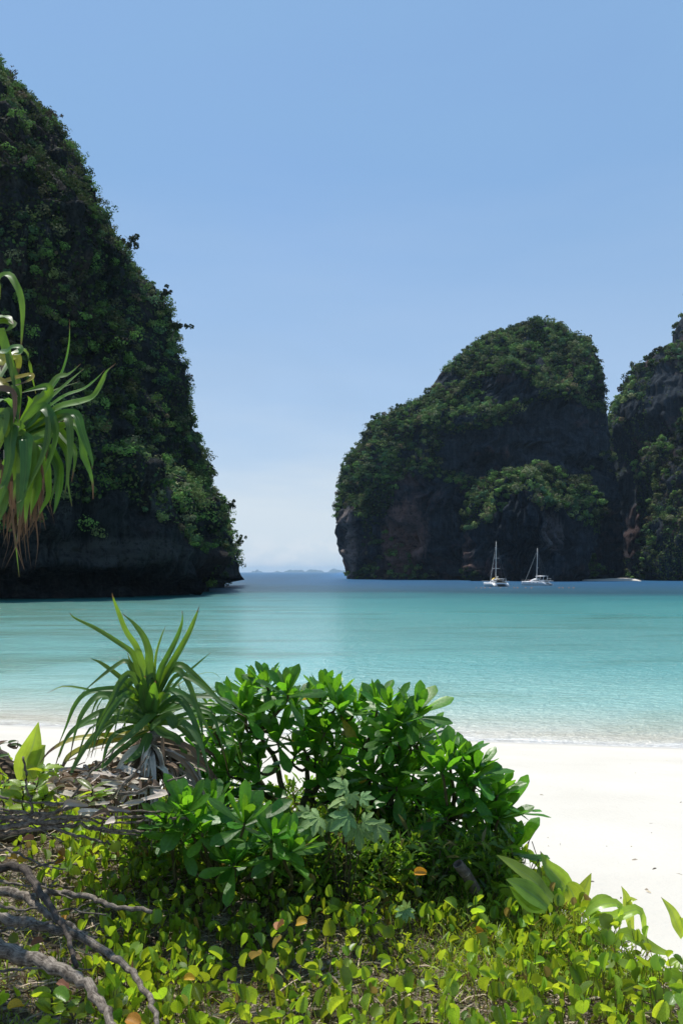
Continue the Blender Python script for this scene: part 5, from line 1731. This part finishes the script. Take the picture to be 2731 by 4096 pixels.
# --- silvery lobed plant
def lobed_mesh():
    """palmate leaf of five toothed lobes, each lobe folded along its vein"""
    g = Geo()
    lobes = [(0, 1.0), (.75, .85), (-.75, .85), (1.5, .6), (-1.5, .6)]
    for an, ln in lobes:
        d = Vector((math.sin(an), math.cos(an), 0)); s_ = Vector((d.y, -d.x, 0))
        prof = [(0, .05), (.25, .13), (.42, .22), (.52, .17), (.68, .21), (.8, .13), (.9, .10), (1.0, .0)]
        vs, uv = [], []
        for v, w in prof:
            p = d * v * ln
            zz = -.22 * v * v * ln
            for u in (-1, 0, 1):
                q = p + s_ * u * w * ln
                vs.append((q.x, q.y, zz + abs(u) * w * .35 * ln + (0.004 * (an != 0))))
                uv.append((u / 2 + .5, v))
        fs = []
        for i in range(len(prof) - 1):
            for j in range(2):
                a = i * 3 + j
                fs.append((a, a + 1, a + 4, a + 3))
        g.add(vs, fs, uv)
    return g.mesh('leaf', M_SILV, True)


R4 = (1050, 3050, .3827)
LOB = lobed_mesh()
sb = trace([(850, 1000)], *R4, 3.3)[0]
sroot = empty('silvery_herb', Vector((sb.x, sb.y, 3.5)), 'grey-green plant with lobed toothed leaves in front of the shrub mass', 'plant')
tipS = []
for (x, y, dx, dy, sc_) in [(590, 570, -.9, -.5, .085), (560, 580, -.3, -1, .08), (480, 540, -1, .1, .06), (900, 560, -.8, -.6, .085), (1000, 650, .05, -1, .09), (960, 590, -.4, .6, .05),
                            (1070, 480, .1, .8, .05), (1050, 620, .9, .2, .06), (1190, 650, .6, -.9, .075), (900, 380, -1, -.2, .085), (880, 260, -1, .4, .07), (830, 130, 0, 1, .035), (930, 330, .2, -.9, .05),
                            (720, 590, .3, -.9, .06), (1030, 370, .8, .2, .05), (860, 420, -.5, -.9, .06)]:
    p = trace([(x, y)], *R4, 3.22 + random.uniform(-.05, .05))[0]
    d = Vector((dx, -.35, dy * .75)).normalized()
    put('leaf', LOB, sroot, orient(p, d, Vector((0, -.6, .8)), sc_ * 1.12, random.gauss(0, .25)))
    tipS.append(p)
g = Geo()
for p in tipS:
    m_ = Vector((sb.x, sb.y + .1, 3.7)).lerp(p, .6) + Vector((0, .03, .03))
    g.tube([q - sroot.location for q in spline([Vector((sb.x, sb.y + .05, 3.5)), m_, p], 6)], [.003, .003, .0028, .0025, .002, .002], 5)
g.link('stem', M_STEM, sroot, True)
s2 = empty('silvery_herb', P(1620, 3640, 2.95), 'small pale lobed leaf cluster low under the shrub mass, above the vines', 'plant')
for dx, dy in ((-.8, -.3), (.7, -.4), (.1, -1), (-.1, .9)):
    put('leaf', LOB, s2, orient(P(1620, 3640, 2.95), Vector((dx, -.4, dy)), Vector((0, -.6, .8)), .045, 0))

# --- cut cane stub
cs = [P(1830, 3455, 3.25), P(1865, 3500, 3.28), P(1900, 3560, 3.3)]
cro = empty('cut_cane', cs[2], 'dark hollow cut cane sticking out at the foot of the shrubs', 'cut cane')
g = Geo()
n = 14
ax = (cs[0] - cs[2]).normalized(); s_ = ax.cross(Vector((0, 0, 1))).normalized(); t_ = ax.cross(s_)
rings = [(cs[2], .024), (cs[1], .023), (cs[0], .022), (cs[0] + ax * .002, .017), (cs[1], .015)]
vs = [(c + s_ * math.cos(k * 2 * math.pi / n) * r + t_ * math.sin(k * 2 * math.pi / n) * r) - cro.location for c, r in rings for k in range(n)]
fs = [(i * n + k, i * n + (k + 1) % n, (i + 1) * n + (k + 1) % n, (i + 1) * n + k) for i in range(4) for k in range(n)]
g.add(vs, fs); g.link('cane', M_WOODD, cro, True)
g = Geo(); g.tube([cs[1] - cro.location + ax * .012, cs[1] - cro.location + ax * .016], [.0245, .0245], 14); g.link('node_ring', M_WOOD, cro, True)

# ------------------------------------------------------------------ driftwood and dead branches
R7 = (0, 3100, .7015)


def gY(sy_, f=0.86):
    y = 4640.0 / (sy_ - 2289) * f
    return min(y, 3.15) if f < .9 else y


def branch(label, pts, r0, r1, f=.86, mat=None, twigs=(), name='dead_branch', bulge=None):
    """pts in the lower-left zoom; r in zoom px"""
    src = [(x * R7[2], 3100 + y * R7[2]) for x, y in pts]
    w = [P(a, b, gY(b, f) if not callable(f) else f(a, b)) for a, b in src]
    if w[0].x < -.8:
        w = [w[0] + (w[0] - w[1]) * 1.5] + w
    base = w[0]
    root = empty(name, base, label, 'dead branch', 'grey dead branches reaching in from the left')
    n = max(10, len(w) * 4)
    sp = spline(w, n, .0035)
    k = R7[2] / F
    rad = [(r0 + (r1 - r0) * i / (n - 1)) * k * sp[i].y * random.uniform(.95, 1.06) for i in range(n)]
    g = Geo(); g.tube([p - base for p in sp], rad, 9, .09)
    g.link('limb', mat or M_WOOD, root, True)
    for tpts, tr0, tr1 in twigs:
        src = [(x * R7[2], 3100 + y * R7[2]) for x, y in tpts]
        tw = [P(a, b, gY(b, f)) for a, b in src]
        tw[0] = min(sp, key=lambda q: (q - tw[0]).length)
        m = max(8, len(tw) * 4)
        s3 = spline(tw, m, .003)
        g = Geo(); g.tube([p - base for p in s3], [(tr0 + (tr1 - tr0) * i / (m - 1)) * k * s3[i].y * random.uniform(.95, 1.06) for i in range(m)], 7, .08)
        g.link('twig', mat or M_WOOD, root, True)
    return root


branch('long thin dead branch rising to the right past the low pandanus', [(-30, 300), (100, 290), (180, 275), (330, 262), (440, 240), (530, 180), (640, 130), (800, 85), (930, 55), (1060, 2)], 20, 5, .8,
       twigs=[([(164, 271), (305, 222), (393, 151), (507, -2), (655, -149)], 12, 4), ([(453, 240), (545, 189), (682, 80), (726, 36), (818, -73), (840, -111)], 11, 4)])
branch('upper grey branch running level in from the left edge', [(-30, 240), (100, 240), (230, 228), (330, 210), (480, 160), (600, 115), (700, 65), (780, -20)], 15, 5, .84)
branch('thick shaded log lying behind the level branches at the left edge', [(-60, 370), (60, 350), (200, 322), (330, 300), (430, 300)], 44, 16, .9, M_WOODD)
branch('pale forked stick with splintered end pointing right', [(300, 300), (375, 292), (450, 290), (560, 300), (700, 318), (820, 325)], 12, 7, .85, twigs=[([(480, 320), (560, 315), (640, 325), (800, 345)], 9, 5)])
branch('short pale stick slanting down right under the splintered one', [(270, 290), (360, 320), (480, 355), (590, 380), (632, 396)], 11, 6, .83)
branch('thin straight stick with a brown bark strip above the pale sticks', [(440, 180), (560, 190), (700, 208), (790, 212), (970, 212)], 8, 6, .86, twigs=[([(970, 212), (985, 260), (1000, 330)], 6, 3)])
branch('long pale straight stick with a cut end pointing right', [(440, 240), (600, 245), (720, 240), (900, 240), (1000, 245), (1095, 250)], 9, 8, .88, twigs=[([(852, 242), (858, 340), (865, 430)], 6, 3)])
branch('weathered stick just below the long straight one', [(490, 258), (600, 270), (760, 265), (860, 256)], 8, 6, .87)
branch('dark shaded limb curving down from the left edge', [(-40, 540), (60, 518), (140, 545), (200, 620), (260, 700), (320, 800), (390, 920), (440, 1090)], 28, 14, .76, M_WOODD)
branch('thick pale limb with a forked end crossing the vines', [(-30, 655), (80, 672), (160, 700), (210, 740), (270, 790), (330, 820), (400, 860), (480, 900), (555, 930)], 32, 8, .8,
       twigs=[([(150, 695), (280, 670), (400, 680), (520, 700), (620, 745), (740, 765), (868, 782)], 18, 12)])
branch('brown limb curving down to the bottom edge through the vines', [(-30, 810), (60, 830), (200, 855), (350, 890), (480, 930), (620, 1010), (720, 1090), (800, 1180), (860, 1290), (900, 1440)], 34, 14, .78)
branch('thickest lowest limb with peeling pale top near the bottom left corner', [(-40, 980), (100, 1020), (250, 1070), (400, 1135), (520, 1230), (600, 1340), (670, 1460)], 50, 22, .76)
branch('thin twig lying level over the vines below the yellow leaves', [(250, 515), (320, 508), (500, 510), (640, 490), (820, 485), (900, 460)], 8, 4, .9)
branch('half hidden pale twig among the vines', [(480, 585), (560, 580), (700, 600), (850, 590), (960, 572)], 9, 4, .93)
branch('short bleached twig below the shaded limb', [(240, 620), (330, 640), (450, 640), (560, 660)], 8, 5, .92)
branch('brown upright twig beside the low leafy sprigs at the left', [(150, 0), (160, 70), (180, 150), (190, 215)], 6, 9, .85)
# thinner twigs that make up the tangle
TW = [(-20, 120), (-20, 190), (-20, 210), (-20, 270), (-20, 330), (-20, 420), (-20, 600), (-20, 740), (-20, 880), (-20, 1120)]
where = ['just above the level branches', 'crossing the level branches', 'between the level branches', 'below the thin rising branch', 'under the pale splintered stick', 'above the dark curving limb',
         'beside the dark curving limb', 'below the forked limb', 'above the lowest limb', 'below the lowest limb']
for (x0, y0), wh in zip(TW, where):
    dx, dy = random.uniform(260, 640), random.uniform(-70, 150) * (1.0 if y0 > 300 else .4)
    pts = [(x0, y0), (x0 + dx * .3, y0 + dy * .2 + random.gauss(0, 14)), (x0 + dx * .65, y0 + dy * .6 + random.gauss(0, 18)), (x0 + dx, y0 + dy)]
    e = (pts[2][0] + random.uniform(60, 150), pts[2][1] + random.choice((-1, 1)) * random.uniform(30, 90))
    branch('thin grey twig reaching right from the left edge, ' + wh, pts, 10, 4, random.uniform(.76, .86), twigs=[([pts[2], ((pts[2][0] + e[0]) / 2, (pts[2][1] + e[1]) / 2 + 8), e], 5, 3)])
# dark fallen trunk at the left edge with spiky leaves
fl = branch('dark fallen pandanus stem at the left edge above the branches', [(-80, -160), (0, -100), (60, -40), (110, 40)], 42, 30, lambda a, b: 3.7, M_WOODD, name='driftwood_log')
for k in range(16):
    x, y = random.uniform(-60, 60), random.uniform(-200, -20)
    strap(fl, trace([(x, y), (x + random.uniform(20, 60), y + random.uniform(-20, 20)), (x + random.uniform(50, 110), y + random.uniform(-30, 60))], *R7, 3.65), .018,
          M_PAND if k % 3 else M_PAN, (random.gauss(0, .3), -.7, .7), n=7, name='leaf')

# ------------------------------------------------------------------ vines, sprigs, litter
def vine_leaf_mesh(fold, notch=.12, bend=.2, mat=None, name='leaf'):
    """beach morning glory: two rounded lobes hinged on the midrib, notched tip"""
    vs, uv, fs = [], [], []
    prof = [(0.0, .10, .0), (.12, .62, -.05), (.32, .92, 0), (.55, 1.0, .02), (.78, .86, .06), (.94, .52, .10), (1.0, .16, .08)]
    for v, w, lift in prof:
        y = v
        ym = v * (1 - notch)
        for u in (-1, -.5, 0, .5, 1):
            yy = ym + (y - ym) * abs(u) + lift * abs(u) * .6
            x = u * w * .56 * math.cos(fold)
            z = abs(u) * w * .56 * math.sin(fold) - bend * v * v * .6
            vs.append((x, yy, z)); uv.append((u / 2 + .5, v))
    for i in range(len(prof) - 1):
        for j in range(4):
            a = i * 5 + j
            fs.append((a, a + 1, a + 6, a + 5))
    return mesh_from(name, vs, fs, mat or M_VINE, uv=uv)


VL = [vine_leaf_mesh(f, random.uniform(.06, .16), random.uniform(-.1, .35)) for f in (.35, .6, .8, .95, 1.1, 1.25)]


def gz(x, y): return float(ground_z(x, y))


def vine_leaf_matrix(x, y, h, s):
    base = Vector((x, y, gz(x, y) + h))
    an = random.uniform(0, 2 * math.pi)
    el = random.uniform(.45, 1.5)
    d = Vector((math.cos(an) * math.cos(el), math.sin(an) * math.cos(el), math.sin(el)))
    up = Vector((random.gauss(0, .6), random.gauss(-.2, .6), 1))
    return base, orient(base, d, up, s, random.gauss(0, .3))


def dens(x, y):
    """how thickly the vines grow at a spot, thin where the litter shows"""
    p = Vector((x, y, gz(x, y) + .08))
    sx_ = 1365.5 + p.x / y * F; sy_ = 2289 - (p.z - CAM_H) / y * F
    dx_, dy_ = sx_ * .5741, sy_ * .5741
    if dx_ < -60 or dx_ > 1640 or dy_ > 2440: return 0.25
    v = .8 + .5 * float(fbm(np.array([x * 2.2, y * 2.2, 3.0]), 2, 61))
    if dx_ < 230 and dy_ > 2080: v *= .22
    if dx_ < 140 and dy_ > 1900: v *= .4
    if 480 < dx_ < 1150 and dy_ > 2170: v *= .42
    if 640 < dx_ < 1130 and 1960 < dy_ < 2070: v *= .25
    if 900 < dx_ < 1500 and 2080 < dy_ < 2200: v *= .6
    return v


patches = [(-9, -.45, 'yellow-green creeping vine spreading among the dead branches on the left'),
           (-.45, .45, 'yellow-green creeping vine covering the dune in the middle foreground'),
           (.45, 9, 'yellow-green creeping vine at the lower right, thinning towards the sand')]
spots = []
tries = 0
while len(spots) < 5400 and tries < 140000:
    tries += 1
    y = random.uniform(1.9, 5.4)
    x = random.uniform(-.47, .47) * y * 1.12
    if y > crest_y(x) + (.2 if x < .6 else .06): continue
    if random.random() > dens(x, y) * (1.0 if y < 4 else .8): continue
    s = random.uniform(.026, .058) * (1.0 if random.random() < .8 else .7)
    h = random.uniform(.02, .17) if random.random() < .8 else random.uniform(.0, .06)
    spots.append((x, y, h, s))
for x0, x1, lab in patches:
    ps = sorted([q for q in spots if x0 <= q[0] < x1], key=lambda q: q[1] - q[3] * 6)
    root = empty('creeping_vine', Vector(((max(x0, -1.2) + min(x1, 1.2)) / 2, 2.8, 3.5)), lab, 'creeping vine', 'yellow-green vines on the dune')
    st = Geo()
    small = Geo()
    for i, (x, y, h, s) in enumerate(ps):
        b, m = vine_leaf_matrix(x, y, h, s)
        me = random.choice(VL)
        if i < 298:
            put('leaf', me, root, m)
        else:
            mm = Matrix.Translation(-root.location) @ m
            small.add([mm @ v.co for v in me.vertices], [tuple(p.vertices) for p in me.polygons], [(u / 4, v / 6) for v in range(7) for u in range(5)])
        if h > .03:
            q = Vector((x + random.gauss(0, .02), y + random.gauss(0, .02), gz(x, y)))
            st.tube([q - root.location, (q.lerp(b, .5) + Vector((random.gauss(0, .006), 0, 0))) - root.location, b - root.location], .0013, 3, caps=False)
    for k in range(40):     # runners
        x, y = random.uniform(max(x0, -1.8), min(x1, 1.5)), random.uniform(2.1, 3.9)
        a = random.uniform(0, 6.28); pts = []
        for j in range(8):
            pts.append(Vector((x, y, gz(x, y) + random.uniform(.01, .05))) - root.location)
            a += random.gauss(0, .4); x += math.cos(a) * .07; y += math.sin(a) * .07
        st.tube(spline(pts, 14), .0022, 4, caps=False)
    link('small_leaves', mesh_from('small_leaves', small.v, small.f, M_VINES, uv=small.uv), root, kind='stuff')
    link('stalks', mesh_from('stalks', st.v, st.f, M_VSTEM), root, kind='stuff')


def strips(name, label, n, place, mat, kind='stuff'):
    """many narrow bent blades as one mass. place()-> base, direction, length, width, droop"""
    V, Fc = [], []
    for i in range(n):
        r = place()
        if r is None: continue
        b, d, ln, w, droop = r
        d = d.normalized()
        s_ = d.cross(Vector((random.gauss(0, 1), random.gauss(0, 1), random.gauss(0, .5)))).normalized() * w / 2
        m_ = b + d * ln * .5 + Vector((0, 0, ln * .02))
        e_ = b + d * ln - Vector((0, 0, droop * ln))
        k = len(V)
        V += [b - s_ * .5, b + s_ * .5, m_ + s_, m_ - s_, e_]
        Fc += [(k, k + 1, k + 2, k + 3), (k + 3, k + 2, k + 4)]
    me = mesh_from(name, [tuple(v) for v in V], Fc, mat)
    return link(name, me, kind=kind, label=label)


def rnd_ground(x0, x1, y0, y1, over=.2):
    for _ in range(40):
        y = random.uniform(y0, y1); x = random.uniform(x0, x1) * y
        if y < crest_y(x) + over: return x, y
    return None


def lit():
    q = rnd_ground(-.5, .5, 1.9, 5.3, .12)
    if q is None: return None
    x, y = q
    an = random.uniform(0, 6.28)
    return Vector((x, y, gz(x, y) + random.uniform(.02, .055))), Vector((math.cos(an), math.sin(an), random.gauss(.05, .25))), random.uniform(.03, .14), random.uniform(.002, .007), random.uniform(0, .2)


strips('dry_stalks', 'dry stalks, bleached bits and straw lying under the vines', 15000, lit, M_STRAW)


def grs():
    q = rnd_ground(-.5, .5, 2.0, 4.6, .15)
    if q is None: return None
    x, y = q
    if float(vnoise(np.array([x * 3, y * 3, 9.0]), 5)) < -.1: return None
    return Vector((x, y, gz(x, y) + .01)), Vector((random.gauss(0, .5), random.gauss(0, .5), 1)), random.uniform(.04, .13), random.uniform(.0025, .006), random.uniform(0, .5)


strips('thin_grass', 'thin grass blades among the vines', 9000, grs, M_GRASS)


def feather():
    x = random.gauss(.78, .28); y = random.uniform(2.75, 3.6)
    if y > crest_y(x) + .12 or x > 1.5: return None
    return Vector((x, y, gz(x, y) + random.uniform(0, .09))), Vector((random.gauss(0, .7), random.gauss(0, .7), 1)), random.uniform(.03, .10), random.uniform(.003, .007), random.uniform(0, .6)


strips('feathery_weed', 'soft feathery green weed at the right under the strap leaves', 9000, feather, M_GRASS)


def under():
    r = random.random()
    if r < .6:
        px, py = random.uniform(600, 1180), random.gauss(1990, 60)
        Y_ = random.uniform(3.3, 3.95)
    elif r < .8:
        px, py = random.uniform(300, 660), random.gauss(1940, 60)
        Y_ = random.uniform(3.3, 3.9)
    else:
        px, py = random.uniform(480, 1000), random.uniform(1780, 1980)
        Y_ = random.uniform(4.0, 4.35)
    p = P(px * 1.7417, py * 1.7417, Y_)
    z = gz(p.x, p.y)
    if p.y > crest_y(p.x) + .35: return None
    p.z = max(z + .01, min(p.z, z + .30))
    return p, Vector((random.gauss(0, .6), random.gauss(-.1, .6), random.uniform(.1, 1.2))), random.uniform(.04, .11), random.uniform(.008, .02), random.uniform(0, .4)


strips('undergrowth', 'dark narrow-leaved undergrowth below the glossy shrubs', 9000, under, M_UNDER)
# wiry dark stems in the shade under the shrubs
g = Geo()
for k in range(150):
    px, py = random.uniform(620, 1230), random.uniform(1960, 2070)
    Y_ = random.uniform(3.4, 3.95)
    p = P(px * 1.7417, py * 1.7417, Y_); p.z = gz(p.x, p.y)
    if p.y > crest_y(p.x) + .3: continue
    e = p + Vector((random.gauss(0, .09), random.gauss(0, .06), random.uniform(.08, .28)))
    g.tube(spline([p, p.lerp(e, .5) + Vector((random.gauss(0, .02), 0, 0)), e], 5), .0022, 4, caps=False)
link('wiry_stems', mesh_from('wiry_stems', g.v, g.f, M_WOODD), kind='stuff', label='tangle of thin dark stems in the shade of the shrubs')


# leafy sprigs (ovate leaves) standing up at the left
def ovate(v): return max(.02, math.sin(math.pi * min(1, v * .96 + .03)) ** .8)


vs, fs, uv = blade(ovate, 7, 1.0, .62, fold=.3, bend=.2)
OV = mesh_from('leaf', vs, fs, M_VINE, uv=uv)
vs, fs, uv = blade(ovate, 7, 1.0, .30, fold=.3, bend=.2)
NAR = mesh_from('leaf', vs, fs, M_VINE, uv=uv)


def sprig(label, pts, me, s, n, o_=R6, Y_=3.2):
    c = trace(pts, *o_, Y_)
    root = empty('leafy_sprig', c[0], label, 'plant', 'leafy sprigs among the branches')
    g = Geo(); sp = spline(c, 10, .003); g.tube([p - c[0] for p in sp], .0035, 5); g.link('stem', M_STEM, root, True)
    for k in range(n):
        p = sp[2 + (k * 8) // n]
        an = k * 2.4 + random.gauss(0, .3)
        d = Vector((math.cos(an), math.sin(an) * .7 - .2, random.uniform(.0, .8)))
        put('leaf', me, root, orient(p, d, Vector((random.gauss(0, .3), -.3, 1)), s * random.uniform(.8, 1.2), random.gauss(0, .3)))
    return root


sprig('round-leaved sprig in front of the tall broad leaf at the left', [(330, 1050), (350, 850), (420, 680), (460, 600)], OV, .075, 12)
sprig('round-leaved sprig just left of the brown upright twig', [(230, 1050), (240, 900), (220, 780)], OV, .07, 10)
sprig('round-leaved sprig right of the brown upright twig', [(430, 1050), (450, 930), (500, 860)], OV, .065, 9)
sprig('pale narrow-leaved sprig at the left edge', [(40, 1000), (20, 860), (60, 760)], NAR, .11, 9, R6, 3.3)
sprig('narrow-leaved sprig growing through the bleached leaf heap', [(960, 940), (960, 860), (970, 800)], NAR, .08, 9, R6, 3.1)
sprig('small sprig at the very bottom left corner', [(300, 1430), (290, 1330), (300, 1230)], VL[2], .05, 6, R7, 2.25)
sprig('fuller sprig near the bottom edge left of the thick limb', [(430, 1420), (400, 1350), (370, 1300)], OV, .05, 6, R7, 2.2)
sprig('spindly sprig beside the pale sticks pointing up', [(940, 420), (960, 360), (960, 300)], NAR, .07, 8, R7, 3.35)
sprig('grey-green sprig left of the front glossy shrub', [(1060, 430), (1070, 380), (1050, 330)], NAR, .075, 8, R7, 3.3)

# fallen coloured leaves
fallen = [((60, 480), 'o', 'yellow leaf pair resting on the dark limb at the left edge'), ((160, 480), 'o', 'yellow leaf lying next to the leaf pair at the left edge'), ((340, 430), 'o', 'bright yellow leaf with curled lobe above the level twig'),
          ((365, 465), 'o', 'peach coloured leaf just below the bright yellow one'), ((195, 370), 'b', 'crumpled rusty brown leaf under the thick branches'), ((380, 800), 'o', 'orange leaf behind the forked limb'),
          ((250, 950), 'b', 'crumpled brown leaf in the litter under the brown limb'), ((320, 1190), 'b', 'pinkish brown dry leaf in the lower left litter'), ((135, 1320), 'o', 'orange leaf in the bottom left litter'),
          ((1050, 1170), 'o', 'orange yellow leaf hanging in the lower middle vines'), ((720, 1390), 'o', 'yellow leaf at the bottom edge beside the brown limb'), ((750, 1100), 'b', 'pale beige dry leaf right of the brown limb'),
          ((1690, 850), 'o', 'bright orange leaf folded among the vines right of centre'), ((1620, 850), 'b', 'rusty leaf just left of the folded orange leaf'), ((2360, 560), 'o', 'small orange leaf below the shaded shrub'),
          ((2720, 900), 'o', 'orange leaf in the lower right vines near the edge')]
for (x, y), c, lab in fallen:
    sx_, sy_ = x * R7[2], 3100 + y * R7[2]
    p = P(sx_, sy_, gY(sy_, .84))
    o = link('fallen_leaf', vine_leaf_mesh(random.uniform(.4, 1.0), .05, random.uniform(.2, .6), M_ORANGE if c == 'o' else M_BROWN, 'fallen_leaf'), label=lab, cat='fallen leaf', group='fallen yellow and brown leaves')
    o.matrix_world = orient(p, Vector((random.gauss(0, 1), -.5, random.uniform(-.4, .6))), Vector((random.gauss(0, .3), -.6, .8)), random.uniform(.034, .048), random.gauss(0, .4))


# scattered bits on the open sand: leaves and twigs washed up
def bits():
    y = random.uniform(3.4, 20) if random.random() < .6 else random.uniform(4, 8)
    x = random.uniform(-.45, .47) * y
    if y < crest_y(x) + .9: return None
    an = random.uniform(0, 6.28)
    return Vector((x, y, gz(x, y) + .006)), Vector((math.cos(an), math.sin(an), .05)), random.uniform(.015, .07), random.uniform(.004, .016), 0.1


strips('beach_litter', 'few dry leaf and twig bits scattered on the white sand', 150, bits, M_STRAW)
